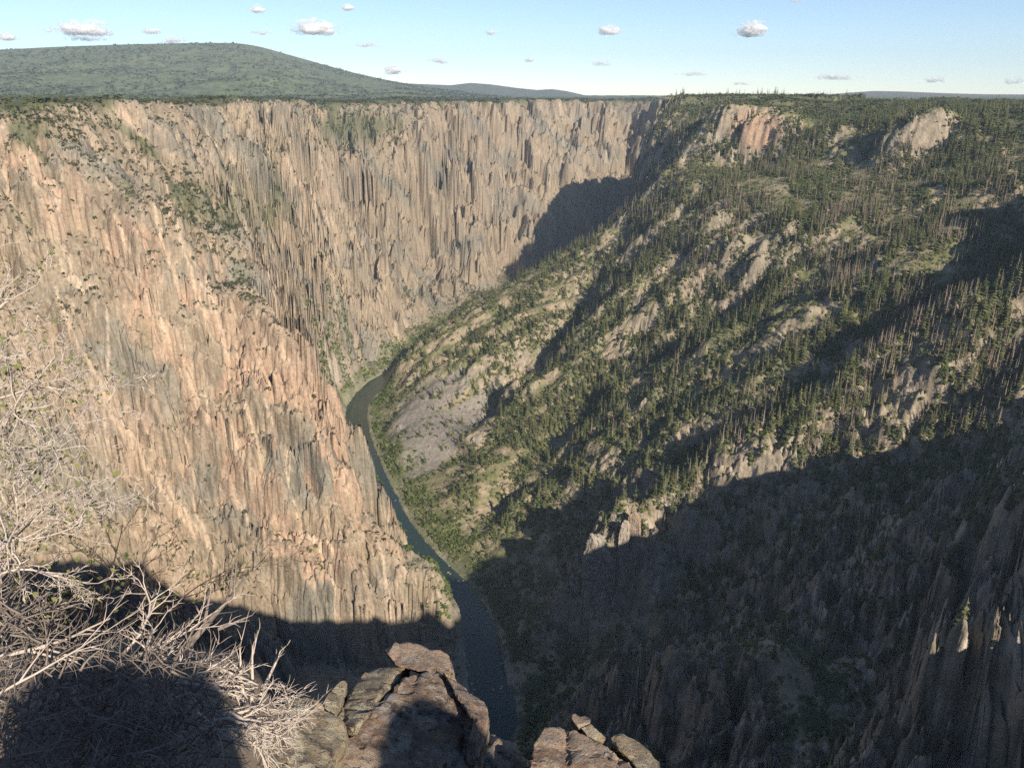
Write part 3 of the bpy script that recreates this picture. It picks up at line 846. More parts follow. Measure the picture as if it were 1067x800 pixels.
# ---------------------------------------------------------------- hills on the horizon
def hill(name, prof, rf, rc, rb, tint1, tint2, zf=-40, nseed=80, amp=25, cols=420, rows=150):
    prof = np.array(prof, float)
    px_ = np.linspace(prof[0, 0], prof[-1, 0], cols)
    py_ = np.interp(px_, prof[:, 0], prof[:, 1])
    py_ = np.convolve(np.pad(py_, 4, mode='edge'), np.ones(9) / 9, 'valid')
    vx = px_ - 533.5; d = py_ - 400
    fy = F * CT - d * ST; dn = -(F * ST + d * CT)
    hz = np.hypot(vx, fy); zc = rc * dn / hz
    vs_, cs_ = [], []
    ts = np.concatenate([np.linspace(0, 1, rows), np.linspace(1, 1.6, 12)[1:]])
    for t in ts:
        r_ = rf + (rc - rf) * t if t <= 1 else rc + (rb - rc) * (t - 1) / .6
        x = vx / hz * r_; y = fy / hz * r_
        prof_t = (t ** 1.5) if t <= 1 else max(0, 1 - ((t - 1) / .6) ** 2)
        s = rc / 7000
        nz_ = (fbm(x / (600 * s), y / (900 * s), 4, nseed) * amp) * min(1, 4 * t * (1 - t)) if t < 1 else 0
        z = zf + (zc - zf) * prof_t + nz_ * (zc - zf) / 200
        vs_.append(np.stack([x, y, z], -1))
        mm = sstep(-.4, .5, fbm(x / (60 * s), y / (70 * s), 5, nseed + 3, .75))[:, None]
        cs_.append(tint1 + (tint2 - tint1) * mm)
    n1, n2 = len(ts), cols
    ii = np.arange(n1 * n2).reshape(n1, n2)
    q = np.stack([ii[:-1, :-1], ii[:-1, 1:], ii[1:, 1:], ii[1:, :-1]], -1).reshape(-1, 4)
    return link(name, mesh_from(name, np.concatenate(vs_), q, True, np.concatenate(cs_)), m_terrain, kind='structure')


hill('mesa_hill', [(-420, 80), (-250, 64), (-120, 56), (0, 52), (60, 49), (130, 46.5), (200, 45), (246, 45), (268, 48), (300, 57), (330, 65.5), (360, 74), (400, 83), (440, 90), (500, 98), (560, 103), (600, 106)],
     3300, 6600, 9000, c(.12, .14, .075), c(.075, .095, .05))
mz = bpy.data.objects['mesa_hill'].data; mv = np.empty(len(mz.vertices) * 3, np.float32); mz.vertices.foreach_get('co', mv); mv = mv.reshape(-1, 3)
mq, _ = to_px(mv[:, 0], mv[:, 1], mv[:, 2]); mv = mv[(mq > -60) & (mq < 620) & (np.hypot(mv[:, 0], mv[:, 1]) < 6650)]
q_ = mv[rng.choice(len(mv), 9000)] + np.concatenate([rng.uniform(-18, 18, (9000, 2)), np.full((9000, 1), -1.0)], 1)
mw = fbm(q_[:, 0] / 500, q_[:, 1] / 500, 3, 95) > -.25; q_ = q_[mw]; hh = rng.uniform(5, 10, len(q_))
vv, ff, cc = scatter_mesh([clump(330 + k, 5) for k in range(4)], q_, hh, hh * 1.5, rng.uniform(0, 6.28, len(q_)), np.array([(.06, .078, .04), (.05, .066, .036), (.085, .10, .055)])[rng.integers(0, 3, len(q_))], rng.integers(0, 4, len(q_)))
link('mesa_woodland', mesh_from('mesa_woodland', vv, ff, False, cc), m_leaf, kind='stuff')
hill('distant_hill', [(380, 99), (420, 87), (470, 89), (490, 86.5), (510, 88), (540, 92), (560, 94), (575, 93), (590, 95), (612, 100), (640, 105)], 7600, 9300, 10200, c(.10, .11, .07), c(.06, .075, .045), -60, 85)
hill('distant_hill', [(770, 105), (790, 100), (850, 100), (875, 97.5), (910, 95), (940, 95.5), (990, 97.5), (1030, 98.5), (1200, 99), (1300, 104)], 7200, 8900, 10200, c(.12, .11, .08), c(.07, .075, .05), -60, 87)

# ---------------------------------------------------------------- clouds (real bodies far beyond the haze)
m_cloud, nt, b = newmat('cloud')
b.inputs['Base Color'].default_value = (1, 1, 1, 1); b.inputs['Roughness'].default_value = 1; b.inputs['Specular IOR Level'].default_value = 0
at_ = N(nt, 'ShaderNodeAttribute', attribute_name='thick')
tc = N(nt, 'ShaderNodeTexCoord'); nz = N(nt, 'ShaderNodeTexNoise', Scale=.006, Detail=6.0, Roughness=.65)
nt.links.new(tc.outputs['Object'], nz.inputs['Vector'])
mr = N(nt, 'ShaderNodeMapRange'); mr.inputs['From Min'].default_value = .33; mr.inputs['From Max'].default_value = .6
mr.inputs['To Min'].default_value = .15; mr.inputs['To Max'].default_value = 1
nt.links.new(nz.outputs['Fac'], mr.inputs['Value'])
ml = N(nt, 'ShaderNodeMath', operation='MULTIPLY'); nt.links.new(mr.outputs[0], ml.inputs[0]); nt.links.new(at_.outputs['Fac'], ml.inputs[1])
tr = N(nt, 'ShaderNodeBsdfTransparent'); tl = N(nt, 'ShaderNodeBsdfTranslucent'); tl.inputs['Color'].default_value = (1, 1, 1, 1)
m1 = N(nt, 'ShaderNodeMixShader', Fac=.5); nt.links.new(b.outputs[0], m1.inputs[1]); nt.links.new(tl.outputs[0], m1.inputs[2])
m2 = N(nt, 'ShaderNodeMixShader'); nt.links.new(ml.outputs[0], m2.inputs[0]); nt.links.new(tr.outputs[0], m2.inputs[1]); nt.links.new(m1.outputs[0], m2.inputs[2])
nt.links.new(m2.outputs[0], nt.nodes['Material Output'].inputs['Surface'])
clouds = [(87, 30, 66, 13, 'wide white cumulus cloud above the left end of the mesa'), (88, 40, 60, 5, 'thin flat cloud strip just above the mesa top at left'), (8, 38, 22, 8, 'small white cloud at the left edge of the sky'),
          (158, 32, 24, 7, 'small faint cloud second from left above the mesa'), (180, 42, 34, 6, 'low bright cloud resting on the mesa skyline'), (268, 10, 18, 8, 'little puff near the top of the sky above the mesa shoulder'),
          (328, 29, 52, 15, 'bright flat bottomed cumulus right of the mesa top'), (272, 34, 32, 5, 'thin streak of cloud beside the bright flat bottomed cumulus'), (361, 8, 12, 8, 'tiny puff high above the bright flat bottomed cumulus'),
          (383, 47, 34, 6, 'thin cloud just below and right of the bright cumulus'), (410, 73, 24, 9, 'round little cloud low over the falling mesa shoulder'), (457, 63, 26, 7, 'small cloud over the distant blue hill'),
          (511, 34, 20, 6, 'faint puff high above the distant blue hill'), (552, 62, 12, 6, 'tiny puff above the right end of the blue hill'), (634, 32, 26, 10, 'white puff above the far canyon notch, the higher of two'),
          (627, 66, 22, 7, 'white puff above the far canyon notch, the lower of two'), (783, 31, 28, 15, 'rounded white puff alone in the upper right sky'), (870, 80, 50, 7, 'long low cloud over the right plateau'),
          (721, 77, 38, 5, 'thin low cloud above the wooded promontory'), (773, 87, 30, 4, 'faint low streak between promontory and long low cloud'), (975, 83, 26, 6, 'small low cloud right of the long low cloud'), (1058, 84, 22, 7, 'low cloud at the right edge of the sky'), (830, 0, 20, 5, 'cloud cut by the top edge of the sky')]
for px_, py_, w_, h_, lab in clouds:
    g = random.Random(int(px_ * 7 + py_)); dd = 34000
    ctr = at_d(px_, py_, dd); s = dd / 860
    fwd = Vector((ctr.x, ctr.y, 0)).normalized(); rt = Vector((fwd.y, -fwd.x, 0)); up = Vector((0, 0, 1))
    bm = bmesh.new(); thick = []
    npuf = max(16, int(w_ * 1.5)); faint = .55 if h_ < 7.5 else 1.0
    for k in range(npuf):
        u = g.gauss(0, .42); u = max(-1.1, min(1.1, u)); env = max(0, 1 - u * u) ** .6
        core = g.random() < .4 * env
        vv_ = g.uniform(-.32, .1) if core else g.uniform(-.4, .62 * env)
        rad = h_ * s * (g.uniform(.22, .36) * (.4 + .6 * env) if core else g.uniform(.10, .24))
        off = rt * (u * w_ * .46 * s) + up * (vv_ * h_ * s * .85) + fwd * (g.uniform(-.3, .3) * w_ * s * .6)
        bmesh.ops.create_icosphere(bm, subdivisions=3 if core else 2, radius=rad, matrix=Matrix.Translation(off) @ Matrix.Diagonal((1.7, 1.7, .8, 1)))
        thick += [(.5 if core else .2) * faint * (.5 + .5 * env)] * (len(bm.verts) - len(thick))
    co_ = np.array([v.co[:] for v in bm.verts])
    f_ = h_ * s * .3
    for ax in range(3):
        co_[:, ax] += fbm(co_[:, 0] / f_ + ax * 9, (co_[:, 1] + co_[:, 2] * 1.7) / f_, 3, 90 + ax) * h_ * s * (.06 if ax < 2 else .04)
    for v, q in zip(bm.verts, co_): v.co = q
    for f in bm.faces: f.smooth = True
    me_ = bpy.data.meshes.new('cloud'); bm.to_mesh(me_); bm.free()
    aa = me_.attributes.new('thick', 'FLOAT', 'POINT'); aa.data.foreach_set('value', np.array(thick, np.float32))
    o = link('cloud', me_, m_cloud, label=lab, cat='cloud'); o.location = ctr

# ---------------------------------------------------------------- haze
bm = bmesh.new(); bmesh.ops.create_cube(bm, size=1)
me_ = bpy.data.meshes.new('haze'); bm.to_mesh(me_); bm.free()
m_h = bpy.data.materials.new('haze air'); m_h.use_nodes = True; nt = m_h.node_tree; nt.nodes.clear()
o = nt.nodes.new('ShaderNodeOutputMaterial'); vol = nt.nodes.new('ShaderNodeVolumePrincipled')
vol.inputs['Color'].default_value = (.62, .80, 1, 1); vol.inputs['Density'].default_value = 5e-5; vol.inputs['Anisotropy'].default_value = 0
nt.links.new(vol.outputs[0], o.inputs['Volume'])
hz = link('haze', me_, m_h, kind='stuff')
hz.scale = (22000, 22000, 1000); hz.location = (0, 0, 500 - 488)

# ---------------------------------------------------------------- the rim in front of us: boulders and dead brush
CR, CU, CF = Vector((1, 0, 0)), Vector((0, ST, CT)), Vector((0, CT, -ST))     # right, up, forward of our view (used only to measure)


def rock_mat(name, base, lich, stain):
    m, nt, b = newmat(name)
    tc = N(nt, 'ShaderNodeTexCoord')
    def noise(sc, det=6, rough=.65, stretch=None):
        n_ = N(nt, 'ShaderNodeTexNoise', Scale=sc, Detail=float(det), Roughness=rough)
        if stretch:
            mp = N(nt, 'ShaderNodeMapping'); mp.inputs['Scale'].default_value = stretch; mp.inputs['Rotation'].default_value = (.3, .5, .4)
            nt.links.new(tc.outputs['Object'], mp.inputs['Vector']); nt.links.new(mp.outputs[0], n_.inputs['Vector'])
        else: nt.links.new(tc.outputs['Object'], n_.inputs['Vector'])
        return n_
    def ramp(src, lo, hi):
        r_ = N(nt, 'ShaderNodeMapRange'); r_.inputs['From Min'].default_value = lo; r_.inputs['From Max'].default_value = hi
        nt.links.new(src.outputs['Fac'], r_.inputs['Value']); return r_
    def mixc(a, b_, f):
        mx = N(nt, 'ShaderNodeMix', data_type='RGBA')
        if isinstance(a, tuple): mx.inputs['A'].default_value = a + (1,)
        else: nt.links.new(a, mx.inputs[6])
        mx.inputs[7].default_value = b_ + (1,)
        nt.links.new(f.outputs[0], mx.inputs[0]); return mx.outputs[2]
    mx0 = N(nt, 'ShaderNodeMix', data_type='RGBA'); mx0.inputs[6].default_value = base + (1,); mx0.inputs[7].default_value = stain + (1,)
    nt.links.new(ramp(noise(3.0, 8, .62, (.5, 1, 4)), .44, .56).outputs[0], mx0.inputs[0])
    c1 = mixc(mx0.outputs[2], (.10, .08, .07), ramp(noise(5, 9, .7, (.35, 1, 5)), .54, .60))
    c2 = mixc(c1, lich, ramp(noise(11, 10, .8), .49, .56))
    c3 = mixc(c2, (.45, .30, .10), ramp(noise(30, 4, .6), .66, .70))
    c4 = mixc(c3, (.07, .065, .06), ramp(noise(55, 3, .6), .62, .68))
    nt.links.new(c4, b.inputs['Base Color'])
    n1 = noise(30, 10, .75, (1, 1, 2.0))
    bp = N(nt, 'ShaderNodeBump', Strength=1.0, Distance=.03); nt.links.new(n1.outputs['Fac'], bp.inputs['Height']); nt.links.new(bp.outputs[0], b.inputs['Normal'])
    b.inputs['Roughness'].default_value = .8
    return m


m_rock1 = rock_mat('lichen crusted gneiss', (.27, .225, .16), (.46, .42, .30), (.36, .28, .18))
m_rock2 = rock_mat('red brown gneiss', (.22, .155, .115), (.34, .30, .25), (.40, .30, .215))


def slab(name, poly, depth, mat, amp=.03, seed=1, bev=.04, parent=None, res=.035, k=1.0, chis=16):
    """a block of rock: a measured face (px, py, distance) swept back by the depth vector, its edges worn"""
    bm = bmesh.new()
    f0 = [bm.verts.new(at_d(*p)) for p in poly]
    ctr = sum((v.co for v in f0), Vector()) / len(f0)
    dv = CR * depth[0] + CU * depth[1] + CF * depth[2]
    if k > .5: dv += depth[2] * (CR * ((poly[0][0] - 533) / 800) - CU * (sum(p[1] for p in poly) / len(poly) - 400) / 800)
    f1 = [bm.verts.new(ctr + (v.co - ctr) * depth[3] + dv) for v in f0]
    n_ = len(f0)
    bm.faces.new(f0); bm.faces.new(f1[::-1])
    for i in range(n_): bm.faces.new((f0[i], f1[i], f1[(i + 1) % n_], f0[(i + 1) % n_]))
    bmesh.ops.recalc_face_normals(bm, faces=bm.faces)
    bmesh.ops.bevel(bm, geom=list(bm.edges), offset=bev * .5, segments=1, affect='EDGES', profile=.6, clamp_overlap=True)
    bmesh.ops.triangulate(bm, faces=bm.faces)
    for _ in range(6):
        long = [e for e in bm.edges if e.calc_length() > res * .8]
        if not long or len(bm.verts) > 30000: break
        bmesh.ops.subdivide_edges(bm, edges=long, cuts=1)
        bmesh.ops.triangulate(bm, faces=bm.faces)
    bm.normal_update()
    P0 = np.array([v.co[:] for v in bm.verts]); P_ = P0 * k; Nn = np.array([v.normal[:] for v in bm.verts])
    # chisel flat breaks into the block
    gg = random.Random(seed * 13 + 1); cen = P0.mean(0)
    for _ in range(chis):
        nv = np.array([gg.gauss(0, 1), gg.gauss(0, 1), gg.gauss(0, 1)]); nv /= np.linalg.norm(nv)
        dd = (P0 - cen) @ nv; lim = dd.max() * gg.uniform(.88, .985)
        P0 -= nv[None] * np.maximum(dd - lim, 0)[:, None] * .92
    P_ = P0 * k
    a_ = P_[:, 0]; b_ = .65 * P_[:, 1] + .75 * P_[:, 2]; d_ = .75 * P_[:, 1] - .65 * P_[:, 2]      # across, up and along the sight line
    strat = (b_ * .5 + a_ * .4) if k > .5 else d_ * 0
    def fbm3(q, o_, sd, gn=.5): return (fbm(a_ * q, b_ * q, o_, sd, gn) + fbm(b_ * q + 7, d_ * q, o_, sd + 2, gn) + fbm(d_ * q + 3, a_ * q + 5, o_, sd + 4, gn)) * .6
    wv_, we_ = worley(a_ * 3.2 + strat, b_ * 2.4 + strat * 1.6 + d_, seed)
    wv2, we2 = worley(a_ * 8 + strat * 2, b_ * 6 + strat * 3 + d_ * 2, seed + 3)
    dsp = fbm3(2.2, 3, seed) * amp * .4 + wv_ * amp * .45 - (1 - we_) ** 2 * amp * .5 + wv2 * amp * .2 - (1 - we2) ** 2 * amp * .3 + fbm3(13, 4, seed + 9, .65) * amp * .24
    P_ = P0 + Nn * dsp[:, None]
    for v, q in zip(bm.verts, P_): v.co = q
    for f in bm.faces: f.smooth = True
    me_ = bpy.data.meshes.new(name); bm.to_mesh(me_); bm.free()
    me_.set_sharp_from_angle(angle=.45)
    return link(name, me_, mat, parent)


def thing(name, lab, cat, at, group=None):
    o_ = bpy.data.objects.new(name, None); COL.objects.link(o_)
    o_['label'] = lab; o_['category'] = cat
    if group: o_['group'] = group
    return o_


def tag(o_, lab, cat, group=None):
    o_['label'] = lab; o_['category'] = cat
    if group: o_['group'] = group
    return o_


# the big split boulder: a shaded block, lit at the rim
tag(slab('boulder', [(330, 812, 3.55), (352, 775, 3.75), (368, 757, 3.85), (392, 735, 4.0), (424, 694, 4.25), (458, 698, 4.3), (476, 708, 4.3), (505, 737, 4.1), (505, 760, 4.0), (497, 800, 3.85), (500, 840, 3.7), (330, 860, 3.4)],
         (.10, -.55, .55, .95), m_rock2, .035, 3, .05), 'largest brown block of rim rock, its broad face in shade', 'boulder')
tag(slab('boulder', [(458, 697, 4.22), (476, 707, 4.25), (506, 736, 4.05), (507, 752, 4.0), (497, 805, 3.8), (489, 790, 3.75), (494, 752, 3.85), (484, 730, 3.95)],
         (.02, -.1, .3, 1), m_rock2, .02, 5, .03), 'narrow sunlit orange flake along the right edge of the largest block', 'boulder')
tag(slab('boulder', [(343, 750, 3.9), (377, 702, 4.35), (394, 693, 4.45), (430, 686, 4.5), (422, 696, 4.35), (401, 722, 4.08), (384, 745, 3.9), (366, 766, 3.78)],
         (.02, -.30, .30, 1), m_rock1, .022, 11, .025), 'long pale lichen covered slab leaning on the largest block', 'boulder')
tag(slab('boulder', [(399, 676, 4.42), (411, 668, 4.5), (432, 670, 4.5), (450, 677, 4.45), (459, 676, 4.45), (469, 684, 4.42), (478, 716, 4.27), (461, 708, 4.25), (446, 702, 4.28), (428, 696, 4.32), (412, 693, 4.36)],
         (.0, -.02, .40, .95), m_rock2, .016, 17, .012, None, .035, 1.0, 5), 'flat orange cap stone perched on top of the largest block', 'boulder')
tag(slab('boulder', [(337, 728, 3.95), (349, 709, 4.15), (360, 706, 4.2), (364, 712, 4.15), (359, 724, 4.05), (345, 749, 3.85)],
         (.0, -.2, .2, .95), m_rock1, .015, 23, .02), 'small upright lichen block wedged left of the long pale slab', 'boulder')
tag(slab('boulder', [(283, 736, 3.7), (298, 719, 3.85), (312, 715, 3.9), (327, 721, 3.88), (340, 731, 3.85), (352, 752, 3.78), (366, 768, 3.7), (352, 790, 3.5), (330, 830, 3.3), (270, 840, 3.2), (262, 790, 3.4)],
         (.0, -.5, .45, .95), m_rock1, .03, 29, .04), 'low rounded pale ledge rock at the left foot of the split boulders', 'boulder')
tag(slab('boulder', [(550, 792, 4.2), (554, 774, 4.3), (568, 752, 4.5), (576, 746, 4.55), (592, 755, 4.5), (606, 761, 4.48), (632, 770, 4.4), (660, 790, 4.3), (690, 840, 4.1), (550, 850, 3.9)],
         (.05, -.5, .4, .95), m_rock2, .03, 31, .035), 'dark layered boulder with a pink sunlit crown, right of the split boulders', 'boulder')
tag(slab('boulder', [(593, 745, 4.56), (599, 742, 4.6), (604, 746, 4.58), (609, 744, 4.6), (616, 749, 4.57), (613, 756, 4.5), (603, 758, 4.48)],
         (.0, -.05, .2, .9), m_rock2, .008, 37, .01), 'small notched sunlit stone sitting on the dark layered boulder', 'boulder')
tag(slab('boulder', [(604, 757, 4.50), (615, 752, 4.52), (632, 768, 4.45), (628, 772, 4.42), (610, 765, 4.45)],
         (.0, -.1, .2, .9), m_rock1, .01, 39, .012), 'thin grey tilted flake beside the small notched stone', 'boulder')
tag(slab('boulder', [(630, 766, 4.42), (648, 761, 4.5), (662, 766, 4.48), (679, 779, 4.4), (688, 792, 4.33), (697, 812, 4.2), (680, 830, 4.1), (655, 790, 4.3)],
         (.02, -.2, .3, .95), m_rock1, .018, 41, .025), 'yellow lichen slab forming the right end of the layered boulder', 'boulder')
tag(slab('boulder', [(505, 760, 4.6), (513, 762, 4.7), (534, 776, 4.7), (552, 800, 4.5), (555, 850, 4.3), (500, 860, 4.2)],
         (.0, -.4, .3, .95), m_rock2, .03, 43, .03), 'dark shaded ledge rock in the gap between the two boulder piles', 'boulder')


def far_rock(poly, r, depth, mat_, lab, seed, res, amp, k):
    P4 = []
    if r > 1000:            # stand it where the ground lies at its foot
        cx = sum(p[0] for p in poly) / len(poly); cy = max(p[1] for p in poly)
        rr_ = np.arange(900, 2400, 2.0); u = np.array(ray(cx, cy)); hh_ = math.hypot(u[0], u[1])
        gz = terrain(u[0] / hh_ * rr_, u[1] / hh_ * rr_); r = float(rr_[np.argmax(gz >= u[2] / hh_ * rr_)])
    for p in poly:
        q = Vector(at_r(p[0], p[1], r + (p[2] if len(p) > 2 else 0)))
        P4.append((p[0], p[1], q.length))
    tag(slab('rock_outcrop', P4, depth, mat_, amp, seed, res * 1.5, None, res, k), lab, 'rock outcrop')


def far_mat(name, a, b_, c_):
    m, nt, b = newmat(name); tc = N(nt, 'ShaderNodeTexCoord'); mp = N(nt, 'ShaderNodeMapping'); mp.inputs['Scale'].default_value = (1, 1, .35)
    nt.links.new(tc.outputs['Object'], mp.inputs['Vector']); prev = None
    for col_, sc_, lo in ((b_, .09, .42), (c_, .16, .52), ((.11, .10, .085), .4, .58)):
        n_ = N(nt, 'ShaderNodeTexNoise', Scale=sc_, Detail=6.0, Roughness=.65); nt.links.new(mp.outputs[0], n_.inputs['Vector'])
        r_ = N(nt, 'ShaderNodeMapRange'); r_.inputs['From Min'].default_value = lo; r_.inputs['From Max'].default_value = lo + .1; nt.links.new(n_.outputs['Fac'], r_.inputs['Value'])
        mx = N(nt, 'ShaderNodeMix', data_type='RGBA'); nt.links.new(r_.outputs[0], mx.inputs[0]); mx.inputs[7].default_value = col_ + (1,)
        if prev is None: mx.inputs[6].default_value = a + (1,)
        else: nt.links.new(prev, mx.inputs[6])
        prev = mx.outputs[2]
    nt.links.new(prev, b.inputs['Base Color'])
    return m


m_far1 = far_mat('red brown cliff', (.31, .23, .16), (.22, .19, .165), (.36, .25, .15))
m_far2 = far_mat('grey cliff', (.26, .235, .20), (.33, .30, .25), (.20, .18, .15))
far_rock([(643, 600), (644, 560), (648, 544), (654, 538), (655, 560), (654, 600)], 597, (4, 0, 10, .8), m_far2, 'tall thin shaded pinnacle beside the sunlit pinnacle tip', 13, .7, 1.0, .15)
far_rock([(652, 590), (652, 548), (656, 533), (661, 531), (666, 538), (667, 555), (672, 590)], 603, (4, 0, 12, .8), m_far1, 'rock pinnacle with a sunlit tip rising out of the big shadow', 15, .7, 1.0, .15)
far_rock([(630, 575), (631, 548), (636, 534), (641, 536), (647, 548), (648, 575)], 612, (4, 0, 12, .8), m_far2, 'small jagged crag left of the sunlit pinnacle tip', 17, .7, 1.0, .15)
far_rock([(604, 660), (606, 580), (612, 555), (620, 552), (628, 566), (640, 590), (640, 640), (630, 670)], 585, (10, 0, 25, .8), m_far2, 'broad blocky shaded crag below and left of the pinnacles', 19, 1.2, 2.2, .09)
# a few pale boulders standing in the river
g = random.Random(5); rock_me = []
for k in range(5):
    bm = bmesh.new(); bmesh.ops.create_icosphere(bm, subdivisions=2, radius=1)
    for q in bm.verts: q.co *= g.uniform(.75, 1.15)
    me_ = bpy.data.meshes.new('river_boulder'); bm.to_mesh(me_); bm.free(); me_.materials.append(m_far2); rock_me.append(me_)
sel = [i for i in range(len(river_s)) if 480 < river_s[i, 1] < 1150]
for k in range(85):
    i = g.choice(sel if k < 20 else [j for j in sel if river_s[j, 1] < 700]); off = g.choice((-1, 1)) * (g.uniform(4, 21) if g.random() < .6 else g.uniform(16, 22))
    q = river_s[i, :2] + rn[i] * off + np.array([g.uniform(-6, 6), g.uniform(-6, 6)])
    o_ = bpy.data.objects.new('river_boulder', rock_me[k % 5]); COL.objects.link(o_)
    sz = g.uniform(.5, 1.5); o_.location = (q[0], q[1], RZ + .1); o_.scale = (sz * 1.3, sz, sz * .7); o_.rotation_euler = (0, 0, g.uniform(0, 6))
    nr = q[1] < 720
    tag(o_, 'pale boulder standing in the shaded near river bend' if nr else 'pale boulder standing in the sunlit far river bend', 'boulder', 'boulders in the near river bend' if nr else 'boulders in the far river bend')
# a low white building on the promontory
q = at_r(759, 106.5, 2330); bz = float(terrain(np.array([q[0]]), np.array([q[1]]))[0])
bld = thing('building', 'tiny low white building on the flat promontory top', 'building', None); bld.location = (q[0], q[1], bz); bld.rotation_euler = (0, 0, -.3)
m_wh, nt_, b_ = newmat('white painted wall'); b_.inputs['Base Color'].default_value = (.75, .74, .70, 1)
m_rf, nt_, b_ = newmat('pale metal roof'); b_.inputs['Base Color'].default_value = (.55, .54, .50, 1)
def box(name, lo, hi, mat_):
    vs_ = [(x, y, z) for z in (lo[2], hi[2]) for y in (lo[1], hi[1]) for x in (lo[0], hi[0])]
    return link(name, mesh_from(name, vs_, [(0, 2, 3, 1), (4, 5, 7, 6), (0, 1, 5, 4), (2, 6, 7, 3), (0, 4, 6, 2), (1, 3, 7, 5)], False), mat_, bld)
box('wall', (-6, -3, -2), (6, 3, 3.4), m_wh)
link('roof', mesh_from('roof', [(-6.6, -3.6, 3.4), (6.6, -3.6, 3.4), (6.6, 3.6, 3.4), (-6.6, 3.6, 3.4), (-6.6, 0, 5.2), (6.6, 0, 5.2)], [(0, 1, 5, 4), (2, 3, 4, 5), (0, 4, 3, 3), (1, 2, 5, 5), (0, 3, 2, 1)], False), m_rf, bld)

# --- brush
class Brush:
    def __init__(s, seed, kl=(.25, .5)): s.kl = kl; s.g = random.Random(seed); s.tubes = []; s.leaf = []

    def rnd(s, k=1.0): return Vector((s.g.gauss(0, k), s.g.gauss(0, k), s.g.gauss(0, k)))

    def grow(s, p, d, L, r, lev, bend=.25, kids=4, lift=.05, leafp=0, spread=.8, main=False):
        n_ = max(4, int(L / .035)); n_ = min(n_, 18)
        pts_, rad_ = [p.copy()], [r]
        d = d.normalized()
        tips = []
        for k in range(n_):
            d = (d + s.rnd(bend * .35) + Vector((0, 0, lift * .3))).normalized()
            p = p + d * (L / n_)
            pts_.append(p.copy()); rad_.append(r * (1 - .75 * (k + 1) / n_))
            tips.append((p.copy(), d.copy(), rad_[-1], (k + 1) / n_))
        s.tubes.append((pts_, rad_, main))
        if lev > 0:
            for k in range(kids):
                q = tips[min(len(tips) - 1, int((.2 + .8 * (k + s.g.random()) / kids) * len(tips)))]
                ax = s.rnd(); ax = (ax - q[1] * ax.dot(q[1])).normalized()
                dd = (q[1] + ax * spread * s.g.uniform(.6, 1.2)).normalized()
                s.grow(q[0], dd, L * s.g.uniform(*s.kl), max(q[2] * .8, .0012), lev - 1, bend * 1.1, max(2, kids - 1), lift, leafp, spread)
        if leafp and lev <= 1:
            for q in tips:
                if s.g.random() < leafp: s.leaf.append((q[0] + s.rnd(.008), q[1]))

    def mesh(s, name, mat, parent, main):
        vs_, fs_ = [], []
        for pts_, rad_, mn in s.tubes:
            if mn != main: continue
            K = 5; prev = None; off = len(vs_)
            for k, (p, r) in enumerate(zip(pts_, rad_)):
                t = (pts_[min(k + 1, len(pts_) - 1)] - pts_[max(k - 1, 0)]).normalized()
                u = (prev if prev is not None else t.orthogonal()); u = (u - t * u.dot(t)).normalized(); prev = u
                w_ = t.cross(u)
                for j in range(K):
                    a = j * 6.283 / K
                    vs_.append(tuple(p + (u * math.cos(a) + w_ * math.sin(a)) * r))
            for k in range(len(pts_) - 1):
                for j in range(K):
                    a, b_ = off + k * K + j, off + k * K + (j + 1) % K
                    fs_.append((a, b_, b_ + K, a + K))
        if not vs_: return None
        return link(name, mesh_from(name, vs_, fs_, True), mat, parent)

    def leaves(s, mat, parent, size=.018):
        if not s.leaf: return None
        vs_, fs_ = [], []
        for p, d in s.leaf:
            u = s.rnd().normalized(); w_ = u.cross(s.rnd().normalized()).normalized(); z_ = size * s.g.uniform(.6, 1.3); i = len(vs_)
            vs_ += [tuple(p), tuple(p + u * z_ * .6 + w_ * z_ * .4), tuple(p + u * z_ * 1.3), tuple(p + u * z_ * .6 - w_ * z_ * .4)]
            fs_.append((i, i + 1, i + 2, i + 3))
        return link('leaves', mesh_from('leaves', vs_, fs_, False), mat, parent)


def wood(name, c1, c2):
    m, nt, b = newmat(name); tc = N(nt, 'ShaderNodeTexCoord'); n_ = N(nt, 'ShaderNodeTexNoise', Scale=18.0, Detail=5.0, Roughness=.7)
    nt.links.new(tc.outputs['Object'], n_.inputs['Vector'])
    r_ = N(nt, 'ShaderNodeMapRange'); r_.inputs['From Min'].default_value = .35; r_.inputs['From Max'].default_value = .65; nt.links.new(n_.outputs['Fac'], r_.inputs['Value'])
    mx = N(nt, 'ShaderNodeMix', data_type='RGBA'); mx.inputs[6].default_value = c1 + (1,); mx.inputs[7].default_value = c2 + (1,)
    nt.links.new(r_.outputs[0], mx.inputs[0]); nt.links.new(mx.outputs[2], b.inputs['Base Color'])
    return m


m_pale = wood('bleached twigs', (.52, .46, .40), (.36, .31, .27))
m_mid = wood('grey twigs', (.23, .20, .175), (.12, .10, .085))
m_dark = wood('dark twigs', (.06, .046, .04), (.035, .028, .025))  # darkened to carry the shade the leafy shrub stands in
m_lf = wood('small leaves', (.16, .17, .05), (.10, .13, .04)); m_lfd = wood('dark small leaves', (.06, .085, .03), (.10, .10, .04))
V3 = Vector
def vdir(x, y, z): return (CR * x + CU * y + CF * z).normalized()

